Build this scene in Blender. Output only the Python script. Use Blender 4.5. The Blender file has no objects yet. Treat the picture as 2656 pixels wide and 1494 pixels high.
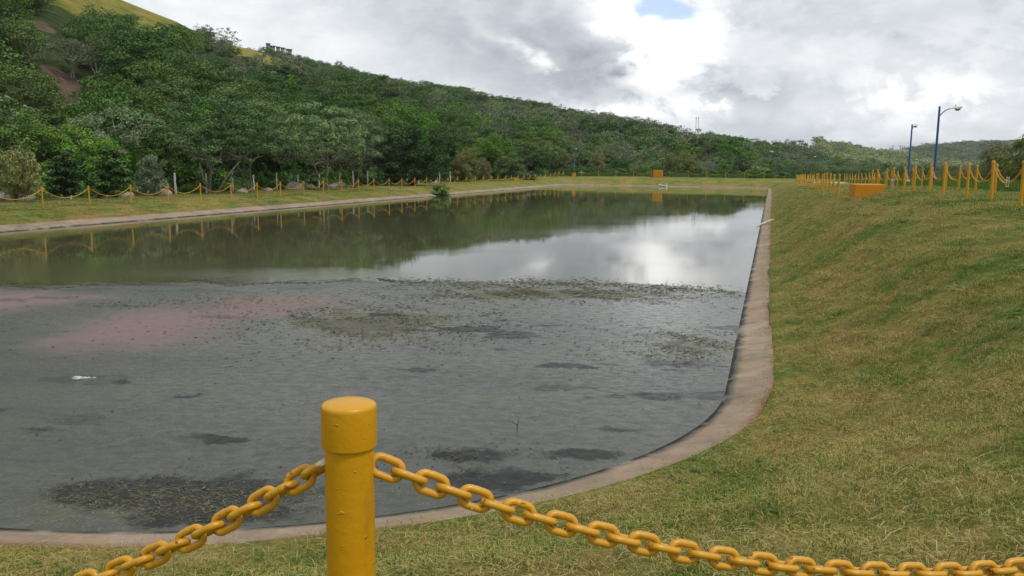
import bpy, math, random
import numpy as np
from mathutils import Matrix, Vector

R_ = math.radians
rng = np.random.default_rng(7)
random.seed(7)
sc = bpy.context.scene
COL = sc.collection

# ------------------------------------------------------------------ camera
FPX, CXP, CYP, EYE = 2217.0, 1328.0, 747.0, 3.0       # photo pixels, eye height above the water (m)
PITCH, ROLL = R_(8.188), R_(0.7)
fw = Vector((0, math.cos(PITCH), -math.sin(PITCH)))
up0 = Vector((0, math.sin(PITCH), math.cos(PITCH)))
rt0 = Vector((1, 0, 0))
rt = math.cos(ROLL) * rt0 + math.sin(ROLL) * up0
up = -math.sin(ROLL) * rt0 + math.cos(ROLL) * up0
cam = bpy.data.objects.new('camera', bpy.data.cameras.new('camera'))
cam.matrix_world = Matrix(((rt.x, up.x, -fw.x, 0), (rt.y, up.y, -fw.y, 0), (rt.z, up.z, -fw.z, EYE), (0, 0, 0, 1)))
cam.data.sensor_width = 36
cam.data.lens = 18 * FPX / CXP
cam.data.clip_start, cam.data.clip_end = 0.05, 30000
COL.objects.link(cam)
sc.camera = cam

# ------------------------------------------------------------------ node helper
class NT:
    def __init__(s, tree):
        s.t = tree
        tree.nodes.clear()
    def n(s, typ, ins=None, out=0, **kw):
        nd = s.t.nodes.new(typ)
        for k, v in kw.items():
            setattr(nd, k, v)
        for k, v in (ins or {}).items():
            s.set(nd.inputs[k], v)
        return nd if out is None else nd.outputs[out]
    def set(s, sock, v):
        if isinstance(v, bpy.types.NodeSocket):
            s.t.links.new(v, sock)
        elif sock.type == 'RGBA' and hasattr(v, '__len__') and len(v) == 3:
            sock.default_value = (*v, 1)
        else:
            sock.default_value = v
    def m(s, op, a, b=0.0, c=0.0, clamp=False):
        return s.n('ShaderNodeMath', {0: a, 1: b, 2: c}, operation=op, use_clamp=clamp)
    def vm(s, op, a, b=(0, 0, 0)):
        nd = s.n('ShaderNodeVectorMath', {0: a, 1: b}, out=None, operation=op)
        return nd.outputs['Value'] if op in ('DOT_PRODUCT', 'LENGTH', 'DISTANCE') else nd.outputs[0]
    def scale(s, a, f):
        return s.n('ShaderNodeVectorMath', {0: a, 'Scale': f}, operation='SCALE')
    def noise(s, vec, scale, detail=4, rough=.55, dist=0.0, color=False):
        return s.n('ShaderNodeTexNoise', {'Vector': vec, 'Scale': scale, 'Detail': detail, 'Roughness': rough, 'Distortion': dist}, out=1 if color else 0)
    def ss(s, x, a, b):           # smoothstep a..b
        nd = s.n('ShaderNodeMapRange', {0: x, 1: a, 2: b, 3: 0.0, 4: 1.0}, out=0, interpolation_type='SMOOTHSTEP')
        return nd
    def lin(s, x, a, b, c=0.0, d=1.0):
        return s.n('ShaderNodeMapRange', {0: x, 1: a, 2: b, 3: c, 4: d}, out=0)
    def mix(s, f, a, b, blend='MIX'):
        nd = s.n('ShaderNodeMix', out=None, data_type='RGBA', blend_type=blend)
        s.set(nd.inputs[0], f); s.set(nd.inputs[6], a); s.set(nd.inputs[7], b)
        return nd.outputs[2]
    def comb(s, x, y, z):
        return s.n('ShaderNodeCombineXYZ', {0: x, 1: y, 2: z})
    def sep(s, v):
        return s.n('ShaderNodeSeparateXYZ', {0: v}, out=None).outputs
    def ramp(s, x, stops):
        nd = s.n('ShaderNodeValToRGB', {0: x}, out=None)
        e = nd.color_ramp.elements
        while len(e) < len(stops):
            e.new(.5)
        for i, (p, c) in enumerate(stops):
            e[i].position = p
            e[i].color = (*c, 1)
        return nd.outputs[0]
    def bump(s, h, dist, strength=1.0, normal=None):
        ins = {'Height': h, 'Distance': dist, 'Strength': strength}
        if normal is not None:
            ins['Normal'] = normal
        return s.n('ShaderNodeBump', ins)
    def surf(s, shader):
        s.n('ShaderNodeOutputMaterial', {'Surface': shader}, out=None)
    def principled(s, col, rough=.8, normal=None, spec=.3, metal=0.0, **kw):
        ins = {'Base Color': col, 'Roughness': rough, 'Specular IOR Level': spec, 'Metallic': metal}
        if normal is not None:
            ins['Normal'] = normal
        ins.update(kw)
        return s.n('ShaderNodeBsdfPrincipled', ins)

def material(name):
    m = bpy.data.materials.new(name)
    m.use_nodes = True
    return m, NT(m.node_tree)

# ------------------------------------------------------------------ world: daylight sky under broken cloud, one soft sun
SUN_EL, SUN_AZ = R_(60), R_(125)         # azimuth clockwise from +Y (the way the camera looks)
world = bpy.data.worlds.new('World')
sc.world = world
world.use_nodes = True
w = NT(world.node_tree)
SKY_STRENGTH = 0.1
sky = w.n('ShaderNodeTexSky', sky_type='NISHITA', sun_disc=False, sun_elevation=SUN_EL, sun_rotation=SUN_AZ, air_density=1.0, dust_density=1.0)
d = w.n('ShaderNodeTexCoord', out=None).outputs['Generated']
dx, dy, dz = w.sep(d)[0:3]
az = w.m('ARCTAN2', dx, dy)
el = w.m('ARCSINE', dz)
flat = w.comb(dx, dy, w.m('MULTIPLY', dz, 2.2))
warpc = w.noise(flat, 6.0, 4, .55, 0, True)
warp = w.vm('SUBTRACT', warpc, (.5, .5, .5))
wx, wy = w.sep(warp)[0:2]
azw = w.m('ADD', az, w.m('MULTIPLY', wx, .14))
elw = w.m('ADD', el, w.m('MULTIPLY', wy, .085))
def lobe(a0, e0, ra, re, tilt=0.0, A=None, E=None):
    A = A or azw; E = E or elw
    da = w.m('SUBTRACT', A, a0); de = w.m('SUBTRACT', E, e0)
    c, s_ = math.cos(tilt), math.sin(tilt)
    p = w.m('ADD', w.m('MULTIPLY', da, c), w.m('MULTIPLY', de, s_))
    q = w.m('SUBTRACT', w.m('MULTIPLY', de, c), w.m('MULTIPLY', da, s_))
    r2 = w.m('ADD', w.m('POWER', w.m('ABSOLUTE', w.m('DIVIDE', p, ra)), 2.0), w.m('POWER', w.m('ABSOLUTE', w.m('DIVIDE', q, re)), 2.0))
    return w.m('POWER', 2.7183, w.m('MULTIPLY', r2, -1.0))
broad = w.noise(w.vm('ADD', flat, w.scale(warp, .25)), 2.6, 3, .5)
puff = w.noise(w.vm('ADD', flat, w.scale(warp, .10)), 9.0, 6, .58)
fine = w.noise(w.vm('ADD', flat, w.scale(warp, .05)), 24.0, 5, .6)
bill = w.noise(w.vm('ADD', w.comb(dx, dy, w.m('MULTIPLY', dz, 1.6)), w.scale(warp, .06)), 11.0, 8, .60)
edgec = w.ss(bill, .44, .56)                                   # crisp-edged cumulus masses
val = w.m('ADD', w.m('MULTIPLY_ADD', w.ss(az, .08, .40), .03, .555), w.m('MULTIPLY', w.m('SUBTRACT', broad, .5), .28))
val = w.m('ADD', val, w.m('MULTIPLY', w.m('SUBTRACT', puff, .5), .22))
val = w.m('ADD', val, w.m('MULTIPLY', w.m('SUBTRACT', edgec, .5), w.m('ADD', .02, w.m('MULTIPLY', w.ss(az, -.05, .25), .05))))
val = w.m('ADD', val, w.m('MULTIPLY', w.m('SUBTRACT', fine, .5), .22))
def addl(v, l, k, mod=0.0):
    if mod:
        l = w.m('MULTIPLY', l, w.m('ADD', 1.0 - mod * .55, w.m('MULTIPLY', edgec, mod)))
    return w.m('MULTIPLY_ADD', l, k, v)
val = addl(val, lobe(.045, .120, .17, .038, -.25), -.17)      # dark cloud belly left of the opening
val = addl(val, lobe(.19, .088, .12, .020, 0), -.15)
val = addl(val, lobe(-.10, .165, .22, .035, 0), -.03)
val = addl(val, lobe(.150, .150, .046, .052, .55), .40, 1.2)  # bright opening
val = addl(val, lobe(.180, .112, .032, .028, .6), .34, 1.2)
val = addl(val, lobe(.120, .175, .035, .030, .2), .25)
val = addl(val, lobe(.012, .118, .050, .009, -.75), .22, 1.3) # thin bright rift
val = addl(val, lobe(.15, .062, .20, .016, 0), .14, 1.2)       # bright band of puffs under the belly
val = addl(val, lobe(.27, .070, .07, .020, 0), .17, 1.3)
val = addl(val, lobe(.45, .076, .07, .022, 0), .15, 1.3)
val = addl(val, lobe(-.30, .14, .20, .06, 0), .08)
val = addl(val, lobe(.36, .020, .20, .010, 0, az, el), -.14)  # slate band over the far valley
val = addl(val, lobe(.42, .150, .14, .03, 0), -.08)
val = w.m('MAXIMUM', val, .26)
val = w.m('MINIMUM', val, 1.30)
tint = w.ramp(val, [(.2, (.80, .90, 1.06)), (.5, (.93, .98, 1.03)), (.85, (1, 1, 1))])
cloud = w.n('ShaderNodeVectorMath', {0: tint, 'Scale': w.m('DIVIDE', val, SKY_STRENGTH)}, operation='SCALE')
gap = lobe(.160, .172, .036, .019, -.2)
gap = w.m('MULTIPLY', w.ss(w.m('ADD', gap, w.m('MULTIPLY', w.m('SUBTRACT', puff, .5), 1.1)), .38, .85), .95)
gapn = w.ss(broad, .70, .76)                                   # a few more thin places elsewhere in the cover
bluegap = w.scale(sky, .9)
bluegap = w.mix(.95, bluegap, (3.9, 5.1, 7.6))
skycol = w.mix(w.m('MAXIMUM', gap, w.m('MULTIPLY', gapn, .4)), cloud, bluegap)
bg = w.n('ShaderNodeBackground', {'Color': skycol, 'Strength': SKY_STRENGTH})
w.n('ShaderNodeOutputWorld', {'Surface': bg}, out=None)

sun = bpy.data.objects.new('sun', bpy.data.lights.new('sun', 'SUN'))
sun.data.energy = 1.5
sun.data.angle = R_(10)
sun.data.color = (1.0, .95, .86)
sd = Vector((math.sin(SUN_AZ) * math.cos(SUN_EL), math.cos(SUN_AZ) * math.cos(SUN_EL), math.sin(SUN_EL)))
sun.rotation_euler = sd.to_track_quat('Z', 'Y').to_euler()
COL.objects.link(sun)

sc.view_settings.view_transform = 'Standard'
sc.view_settings.look = 'None'
sc.view_settings.exposure = 0.55
sc.view_settings.gamma = 1.0
sc.view_settings.use_curve_mapping = False
sc.render.engine = 'CYCLES'
sc.cycles.use_denoising = True
sc.cycles.use_adaptive_sampling = False
sc.cycles.max_bounces = 6
sc.cycles.diffuse_bounces = 3
sc.cycles.glossy_bounces = 3
sc.cycles.transmission_bounces = 3
sc.cycles.transparent_max_bounces = 4
sc.cycles.volume_bounces = 0
sc.cycles.caustics_reflective = False
sc.cycles.caustics_refractive = False

# ------------------------------------------------------------------ mesh / object helpers
class MB:
    """collects verts, faces, material slots and a per-vertex tone"""
    def __init__(s):
        s.v, s.f, s.mi, s.t, s.n = [], [], [], [], 0
    def add(s, V, F, mi=0, tone=.5):
        V = np.asarray(V, float).reshape(-1, 3)
        s.v.append(V)
        for f in F:
            s.f.append([i + s.n for i in f]); s.mi.append(mi)
        s.t.append(np.broadcast_to(np.asarray(tone, float), (len(V),)))
        s.n += len(V)
    def box(s, c, size, rz=0, mi=0, tone=.5, taper=1.0):
        x, y, z = [q / 2 for q in size]
        V = np.array([(sx * x * (taper if sz > 0 else 1), sy * y * (taper if sz > 0 else 1), sz * z) for sz in (-1, 1) for sy in (-1, 1) for sx in (-1, 1)])
        c_, s_ = math.cos(rz), math.sin(rz)
        V = V @ np.array([[c_, s_, 0], [-s_, c_, 0], [0, 0, 1]]) + np.array(c)
        s.add(V, [(0, 2, 3, 1), (4, 5, 7, 6), (0, 1, 5, 4), (1, 3, 7, 5), (3, 2, 6, 7), (2, 0, 4, 6)], mi, tone)
    def tube(s, pts, rad, seg=6, mi=0, cap=True, tone=.5):
        pts = np.asarray(pts, float); n = len(pts)
        rad = np.broadcast_to(np.asarray(rad, float), (n,))
        tg = np.gradient(pts, axis=0); tg /= np.linalg.norm(tg, axis=1)[:, None] + 1e-9
        ref = np.array([0, 0, 1.]) if abs(tg[:, 2]).mean() < .8 else np.array([1., 0, 0])
        V = []
        for p, t, r in zip(pts, tg, rad):
            b = np.cross(t, ref); b /= np.linalg.norm(b) + 1e-9
            c = np.cross(b, t)
            for k in range(seg):
                a = 2 * math.pi * k / seg
                V.append(p + r * (math.cos(a) * b + math.sin(a) * c))
        F = [(i * seg + k, i * seg + (k + 1) % seg, (i + 1) * seg + (k + 1) % seg, (i + 1) * seg + k) for i in range(n - 1) for k in range(seg)]
        if cap:
            F += [tuple(range(seg - 1, -1, -1)), tuple((n - 1) * seg + k for k in range(seg))]
        s.add(V, F, mi, tone)
    def lathe(s, prof, seg=20, mi=0, c=(0, 0, 0), tone=.5):
        V = [(c[0] + r * math.cos(2 * math.pi * k / seg), c[1] + r * math.sin(2 * math.pi * k / seg), c[2] + z) for r, z in prof for k in range(seg)]
        n = len(prof)
        F = [(i * seg + k, i * seg + (k + 1) % seg, (i + 1) * seg + (k + 1) % seg, (i + 1) * seg + k) for i in range(n - 1) for k in range(seg)]
        F += [tuple(range(seg - 1, -1, -1)), tuple((n - 1) * seg + k for k in range(seg))]
        s.add(V, F, mi, tone)
    def mesh(s, name, mats, smooth=True):
        me = bpy.data.meshes.new(name)
        V = np.concatenate(s.v) if s.v else np.zeros((0, 3))
        me.from_pydata(V.tolist(), [], s.f)
        for m in mats:
            me.materials.append(m)
        if len(mats) > 1:
            me.polygons.foreach_set('material_index', s.mi)
        me.attributes.new('tone', 'FLOAT', 'POINT').data.foreach_set('value', np.concatenate(s.t).astype(np.float32))
        if smooth:
            me.shade_smooth()
            me.set_sharp_from_angle(angle=R_(38))
        me.update()
        return me

def link(name, data=None, loc=(0, 0, 0), rot=(0, 0, 0), scl=(1, 1, 1), parent=None):
    o = bpy.data.objects.new(name, data)
    o.location, o.rotation_euler = loc, rot
    o.scale = scl if hasattr(scl, '__len__') else (scl,) * 3
    if parent is not None:
        o.parent = parent
    COL.objects.link(o)
    return o

def tag(o, label=None, cat=None, group=None, kind=None):
    for k, v in (('label', label), ('category', cat), ('group', group), ('kind', kind)):
        if v:
            o[k] = v
    return o

def grid_mesh(name, P, mats, attrs=None, closed=False, smooth=True):
    """P: (rows, cols, 3)"""
    r, c = P.shape[:2]
    me = bpy.data.meshes.new(name)
    idx = np.arange(r * c).reshape(r, c)
    if closed:
        idx = np.concatenate([idx, idx[:, :1]], axis=1)
    q = np.stack([idx[:-1, :-1], idx[:-1, 1:], idx[1:, 1:], idx[1:, :-1]], -1).reshape(-1, 4)
    me.vertices.add(r * c); me.vertices.foreach_set('co', P.reshape(-1).astype(np.float32))
    me.loops.add(q.size); me.loops.foreach_set('vertex_index', q.reshape(-1).astype(np.int32))
    me.polygons.add(len(q)); me.polygons.foreach_set('loop_start', np.arange(0, q.size, 4, dtype=np.int32))
    for k, v in (attrs or {}).items():
        me.attributes.new(k, 'FLOAT', 'POINT').data.foreach_set('value', np.asarray(v, np.float32).reshape(-1))
    for m in mats:
        me.materials.append(m)
    me.update(calc_edges=True); me.validate()
    if smooth:
        me.shade_smooth()
    return me

def quads_mesh(name, V, mats, tone=None, mi=None):
    """V: (n,4,3) loose quads"""
    n = len(V)
    me = bpy.data.meshes.new(name)
    me.vertices.add(n * 4); me.vertices.foreach_set('co', V.reshape(-1).astype(np.float32))
    me.loops.add(n * 4); me.loops.foreach_set('vertex_index', np.arange(n * 4, dtype=np.int32))
    me.polygons.add(n); me.polygons.foreach_set('loop_start', np.arange(0, n * 4, 4, dtype=np.int32))
    if tone is not None:
        me.attributes.new('tone', 'FLOAT', 'POINT').data.foreach_set('value', np.repeat(tone, 4).astype(np.float32))
    for m in mats:
        me.materials.append(m)
    me.update(calc_edges=True)
    return me

def scatter(name, pts, rotz, scl, idx, sources, tilt=None):
    """ONE object of kind stuff: a point mesh whose points carry instances of the source meshes"""
    me = bpy.data.meshes.new(name)
    n = len(pts)
    me.vertices.add(n); me.vertices.foreach_set('co', np.asarray(pts, np.float32).reshape(-1))
    rot = np.zeros((n, 3), np.float32); rot[:, 2] = rotz
    if tilt is not None:
        rot[:, :2] = tilt
    me.attributes.new('rot', 'FLOAT_VECTOR', 'POINT').data.foreach_set('vector', rot.reshape(-1))
    scl = np.asarray(scl, np.float32)
    if scl.ndim == 1:
        scl = np.repeat(scl[:, None], 3, 1)
    me.attributes.new('scl', 'FLOAT_VECTOR', 'POINT').data.foreach_set('vector', scl.reshape(-1))
    me.attributes.new('idx', 'INT', 'POINT').data.foreach_set('value', np.asarray(idx, np.int32))
    o = link(name, me)
    ng = bpy.data.node_groups.new(name, 'GeometryNodeTree')
    ng.interface.new_socket('Geometry', in_out='INPUT', socket_type='NodeSocketGeometry')
    ng.interface.new_socket('Geometry', in_out='OUTPUT', socket_type='NodeSocketGeometry')
    gi, go = ng.nodes.new('NodeGroupInput'), ng.nodes.new('NodeGroupOutput')
    ip = ng.nodes.new('GeometryNodeInstanceOnPoints'); ip.inputs['Pick Instance'].default_value = True
    jo = ng.nodes.new('GeometryNodeJoinGeometry')
    for s in sources:
        oi = ng.nodes.new('GeometryNodeObjectInfo'); oi.inputs['Object'].default_value = s
        oi.inputs['As Instance'].default_value = True
        ng.links.new(oi.outputs['Geometry'], jo.inputs[0])
    def na(nm, ty):
        a = ng.nodes.new('GeometryNodeInputNamedAttribute'); a.data_type = ty; a.inputs['Name'].default_value = nm
        return a.outputs['Attribute']
    ng.links.new(gi.outputs[0], ip.inputs['Points'])
    ng.links.new(jo.outputs[0], ip.inputs['Instance'])
    ng.links.new(na('idx', 'INT'), ip.inputs['Instance Index'])
    ng.links.new(na('rot', 'FLOAT_VECTOR'), ip.inputs['Rotation'])
    ng.links.new(na('scl', 'FLOAT_VECTOR'), ip.inputs['Scale'])
    ng.links.new(ip.outputs[0], go.inputs[0])
    md = o.modifiers.new('scatter', 'NODES'); md.node_group = ng
    return o

ORD = ('first second third fourth fifth sixth seventh eighth ninth tenth eleventh twelfth thirteenth fourteenth fifteenth sixteenth seventeenth eighteenth nineteenth').split()
def ordinal(i):                     # i from 0
    i += 1
    if i < 20:
        return ORD[i - 1]
    tens = {2: ('twenty', 'twentieth'), 3: ('thirty', 'thirtieth'), 4: ('forty', 'fortieth'), 5: ('fifty', 'fiftieth'), 6: ('sixty', 'sixtieth')}[i // 10]
    return tens[1] if i % 10 == 0 else tens[0] + '-' + ORD[i % 10 - 1]

# ------------------------------------------------------------------ where things stand
def ray(px, py):
    x, y = (float(px) - CXP) / FPX, -(float(py) - CYP) / FPX
    return fw + x * rt + y * up
def at_y(px, py, Y):
    r = ray(px, py); t = float(Y) / r.y
    return Vector((0, 0, EYE)) + r * t
def kx(px):                        # X/Y of a photo column near the horizon
    r = ray(px, 440); return r.x / r.y

AX = np.array([.2870, .9579]); AX /= np.linalg.norm(AX)   # the pond's long axis, away from the camera
NX = np.array([AX[1], -AX[0]])                             # across it, to the right
def xy(u, v):
    return np.asarray(u)[..., None] * AX + np.asarray(v)[..., None] * NX
def uv(p):
    p = np.asarray(p, float)
    return p[..., :2] @ AX, p[..., :2] @ NX
U0, U1, V0, V1 = 5.1, 132.5, -30.2, -.45

def outline():
    pts, nor = [], []
    def edge(p, q, n):
        L = math.dist(p, q); k = max(2, int(L / .8))
        for i in range(k):
            t = i / k
            pts.append((p[0] + (q[0] - p[0]) * t, p[1] + (q[1] - p[1]) * t)); nor.append(n)
    def arc(c, r, a0, a1):
        k = max(8, int(r * abs(a1 - a0) / .35))
        for i in range(k):
            a = a0 + (a1 - a0) * i / k
            pts.append((c[0] + r * math.cos(a), c[1] + r * math.sin(a))); nor.append((math.cos(a), math.sin(a)))
    rn, rfr, rfl, rnl = 6.5, 4.0, 9.0, 6.5
    H = math.pi / 2
    # in (u, v): angle measured from +u to +v ; walk near edge -> right edge -> far edge -> left edge
    edge((U0, V0 + rnl), (U0, V1 - rn), (-1, 0)); arc((U0 + rn, V1 - rn), rn, 2 * H, H)
    edge((U0 + rn, V1), (U1 - rfr, V1), (0, 1)); arc((U1 - rfr, V1 - rfr), rfr, H, 0)
    edge((U1, V1 - rfr), (U1, V0 + rfl), (1, 0)); arc((U1 - rfl, V0 + rfl), rfl, 0, -H)
    edge((U1 - rfl, V0), (U0 + rnl, V0), (0, -1)); arc((U0 + rnl, V0 + rnl), rnl, -H, -2 * H)
    return np.array(pts), np.array(nor)
OUT, NOR = outline()
OXY = xy(OUT[:, 0], OUT[:, 1])
ONXY = NOR[:, :1] * AX + NOR[:, 1:] * NX
SK = np.array([-1.2, 0, .6, 1.9, 3.3, 5.8, 10, 30, 80])
def side_heights():
    u = OUT[:, 0]; I = np.interp
    right = np.stack([I(u, [5, 12, 25, 40, 60, 105, 130], [.40, .50, .86, .92, .90, .78, .68]),
                      I(u, [5, 12, 25, 40, 60, 105, 130], [1.10, 1.34, 1.72, 1.78, 1.66, 1.32, 1.1]),
                      I(u, [5, 23, 40, 52, 65, 105, 130], [1.9, 2.26, 2.14, 1.98, 1.7, 1.4, 1.2]),
                      I(u, [5, 25, 45, 65, 100, 130], [2.0, 2.3, 2.2, 1.85, 1.45, 1.4]),
                      I(u, [5, 45, 100], [2.2, 2.1, 1.5]), 1.5 + 0 * u], 1)
    near = np.tile([.40, 1.00, 1.44, 1.65, 1.7, 1.7], (len(u), 1))
    left = np.tile([.50, .68, .69, .64, .6, .7], (len(u), 1))
    far = np.tile([.42, .62, 1.0, 1.37, 1.45, 1.5], (len(u), 1))
    nu, nv = NOR[:, 0], NOR[:, 1]
    z = (np.maximum(nv, 0) ** 2)[:, None] * right + (np.maximum(-nv, 0) ** 2)[:, None] * left + \
        (np.maximum(nu, 0) ** 2)[:, None] * far + (np.maximum(-nu, 0) ** 2)[:, None] * near
    k = 9                                            # blend the corners
    ker = np.hanning(2 * k + 3)[1:-1]; ker /= ker.sum()
    zz = np.stack([np.convolve(np.concatenate([z[-k:, j], z[:, j], z[:k, j]]), ker, 'valid') for j in range(6)], 1)
    return np.concatenate([np.tile([-.54, 0, .27], (len(u), 1)), zz], 1)
_w = np.maximum(NOR[:, 1], 0) ** 2 * .52 + np.maximum(-NOR[:, 1], 0) ** 2 * 1.0 + np.maximum(NOR[:, 0], 0) ** 2 * .65 + np.maximum(-NOR[:, 0], 0) ** 2 * .55
_k = np.hanning(25)[1:-1]; _k /= _k.sum()
WAP = np.convolve(np.concatenate([_w[-11:], _w, _w[:11]]), _k, 'valid')          # width of the concrete apron (m)
WAP += .09 * np.exp(-((OUT[:, 0] - 12.5) / 5.5) ** 2) * np.clip(NOR[:, 1], 0, 1)
SLOPE = .22
def offs(s):
    """real distance from the waterline for the shared coordinate s, in which the apron always ends at .6"""
    return np.where(s < .6, s * WAP / .6, s - .6 + WAP) if s > 0 else np.full(len(WAP), s)
ZK = side_heights()
ZK[:, 2] = SLOPE * WAP
def pchip(S, Z, s):
    """monotone cubic through knots S with per-row values Z, at s"""
    h = np.diff(S); dl = np.diff(Z, axis=1) / h
    m = np.zeros_like(Z)
    m[:, 1:-1] = np.where(dl[:, :-1] * dl[:, 1:] > 0, 2 * dl[:, :-1] * dl[:, 1:] / (dl[:, :-1] + dl[:, 1:] + 1e-12), 0)
    m[:, 0], m[:, -1] = dl[:, 0], 0
    s = np.clip(s, S[0], S[-1])
    k = np.clip(np.searchsorted(S, s, 'right') - 1, 0, len(S) - 2)
    r = np.arange(len(s)); t = (s - S[k]) / h[k]
    return ((2 * t**3 - 3 * t**2 + 1) * Z[r, k] + (t**3 - 2 * t**2 + t) * h[k] * m[r, k] + (-2 * t**3 + 3 * t**2) * Z[r, k + 1] + (t**3 - t**2) * h[k] * m[r, k + 1])
def lumps(x, y):
    return .035 * np.sin(x * 1.3 + 1.7 * np.sin(y * .9)) * np.sin(y * 1.1 + .5) + .025 * np.sin(x * 2.9 + y * 1.7) * np.sin(y * 2.3 - x)
def nearest(P):
    """signed distance outside the waterline and index of the nearest outline point"""
    P = np.asarray(P, float).reshape(-1, 2)
    ii, dd = np.zeros(len(P), int), np.zeros(len(P))
    for a in range(0, len(P), 4000):
        D = ((P[a:a + 4000, None, :] - OXY[None]) ** 2).sum(2)
        j = D.argmin(1); ii[a:a + 4000] = j
        v = P[a:a + 4000] - OXY[j]
        sg = (v * ONXY[j]).sum(1)
        r_ = np.sqrt(D[np.arange(len(j)), j]); wj = WAP[j]
        dd[a:a + 4000] = np.where(sg < 0, -r_, np.where(r_ < wj, r_ * .6 / wj, r_ + .6 - wj))
    return dd, ii
def ground_z(P, bumps=True):
    P = np.asarray(P, float).reshape(-1, 2)
    s, i = nearest(P)
    z = pchip(SK, ZK[i], s)
    if bumps:
        z = z + lumps(P[:, 0], P[:, 1]) * np.clip((s - .7) / 1.5, 0, 1)
    return z
def gz(x, y):
    return float(ground_z([(x, y)])[0])

# ------------------------------------------------------------------ materials
def earth_colour(g, pos):
    """mown half-dry grass: straw, green and red earth in patches (also used by the blades on it)"""
    n1 = g.noise(pos, .42, 4, .6)
    n2 = g.noise(g.vm('ADD', pos, (31, 7, 3)), 1.5, 5, .62)
    n3 = g.noise(g.vm('MULTIPLY', pos, (1, .45, 1)), 7.0, 4, .6)
    f = g.m('ADD', g.m('MULTIPLY', n1, .5), g.m('ADD', g.m('MULTIPLY', n2, .35), g.m('MULTIPLY', n3, .15)))
    return n1, n2, f

mat_bank, g = material('mown_grass_ground')
pos = g.n('ShaderNodeNewGeometry', out=None).outputs['Position']
lush = g.n('ShaderNodeAttribute', out=None, attribute_name='lush').outputs['Fac']
dirt = g.n('ShaderNodeAttribute', out=None, attribute_name='dirt').outputs['Fac']
n1, n2, f = earth_colour(g, pos)
streak = g.noise(g.vm('MULTIPLY', pos, (2.2, .8, 2.2)), 4.0, 6, .68)
col = g.ramp(f, [(.35, (.048, .105, .015)), (.45, (.105, .142, .027)), (.52, (.185, .165, .043)), (.59, (.255, .185, .060)), (.66, (.185, .090, .042))])
col = g.mix(g.m('MULTIPLY', g.ss(streak, .48, .72), .55), col, (.33, .28, .13))
col = g.mix(g.m('MULTIPLY', g.ss(streak, .50, .26), .60), col, (.05, .052, .018))
soil = g.ss(g.noise(g.vm('ADD', pos, (5, 40, 0)), .9, 5, .7), .56, .68)
col = g.mix(g.m('MULTIPLY', soil, .55), col, (.17, .085, .055))
lushc = g.ramp(g.noise(pos, 1.1, 6, .65), [(.3, (.05, .085, .018)), (.5, (.085, .14, .028)), (.7, (.14, .17, .045))])
col = g.mix(lush, col, lushc)
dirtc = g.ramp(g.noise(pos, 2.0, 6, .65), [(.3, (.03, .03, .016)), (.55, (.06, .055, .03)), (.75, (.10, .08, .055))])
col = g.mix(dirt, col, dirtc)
hgt = g.m('ADD', g.m('MULTIPLY', g.noise(pos, 9, 6, .7), .7), g.m('MULTIPLY', g.noise(pos, 34, 4, .6), .3))
g.surf(g.principled(col, .95, g.bump(hgt, .10, .9), .05))

mat_blade, g = material('grass_blades')
oi = g.n('ShaderNodeObjectInfo', out=None)
n1, n2, f = earth_colour(g, oi.outputs['Location'])
tone = g.n('ShaderNodeAttribute', out=None, attribute_name='tone').outputs['Fac']
gp = g.m('ADD', g.m('MULTIPLY', tone, .58), g.m('ADD', g.m('MULTIPLY', g.m('SUBTRACT', f, .5), 1.9), g.m('MULTIPLY_ADD', oi.outputs['Random'], .16, .18)))
col = g.ramp(gp, [(.22, (.034, .095, .011)), (.42, (.092, .172, .022)), (.56, (.190, .200, .042)), (.73, (.36, .295, .095)), (.88, (.46, .355, .14)), (1.0, (.25, .115, .052))])
dif = g.principled(col, .8, None, .15)
g.surf(g.n('ShaderNodeMixShader', {0: .22, 1: dif, 2: g.n('ShaderNodeBsdfTranslucent', {'Color': col})}))

mat_lush, g = material('tall_grass_blades')
oi = g.n('ShaderNodeObjectInfo', out=None)
tone = g.n('ShaderNodeAttribute', out=None, attribute_name='tone').outputs['Fac']
gp = g.m('ADD', g.m('MULTIPLY', tone, .6), g.m('MULTIPLY', oi.outputs['Random'], .4))
col = g.ramp(gp, [(.1, (.045, .095, .015)), (.5, (.085, .165, .025)), (.9, (.16, .22, .05))])
g.surf(g.n('ShaderNodeMixShader', {0: .3, 1: g.principled(col, .7, None, .2), 2: g.n('ShaderNodeBsdfTranslucent', {'Color': col})}))

mat_apron, g = material('weathered_concrete')
pos = g.n('ShaderNodeNewGeometry', out=None).outputs['Position']
ss_ = g.n('ShaderNodeAttribute', out=None, attribute_name='outward').outputs['Fac']
along = g.n('ShaderNodeAttribute', out=None, attribute_name='along').outputs['Fac']
big = g.noise(pos, .55, 4, .6); mid = g.noise(pos, 3.2, 6, .65); fin = g.noise(pos, 40, 4, .7)
rake = g.noise(g.comb(g.m('MULTIPLY', along, 7.0), g.m('MULTIPLY', ss_, .6), 0), 2.0, 4, .6)
col = g.ramp(g.m('ADD', g.m('MULTIPLY', big, .5), g.m('MULTIPLY', mid, .5)), [(.32, (.135, .112, .08)), (.45, (.225, .175, .122)), (.57, (.29, .21, .150)), (.70, (.265, .155, .110))])
col = g.mix(g.m('MULTIPLY', g.ss(rake, .45, .75), .35), col, (.33, .27, .205))
col = g.mix(g.m('MULTIPLY', g.ss(fin, .52, .68), .35), col, (.14, .105, .08))
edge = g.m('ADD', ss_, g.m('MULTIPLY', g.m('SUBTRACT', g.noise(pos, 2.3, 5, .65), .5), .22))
col = g.mix(g.ss(edge, .17, .07), col, (.10, .092, .075))
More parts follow.
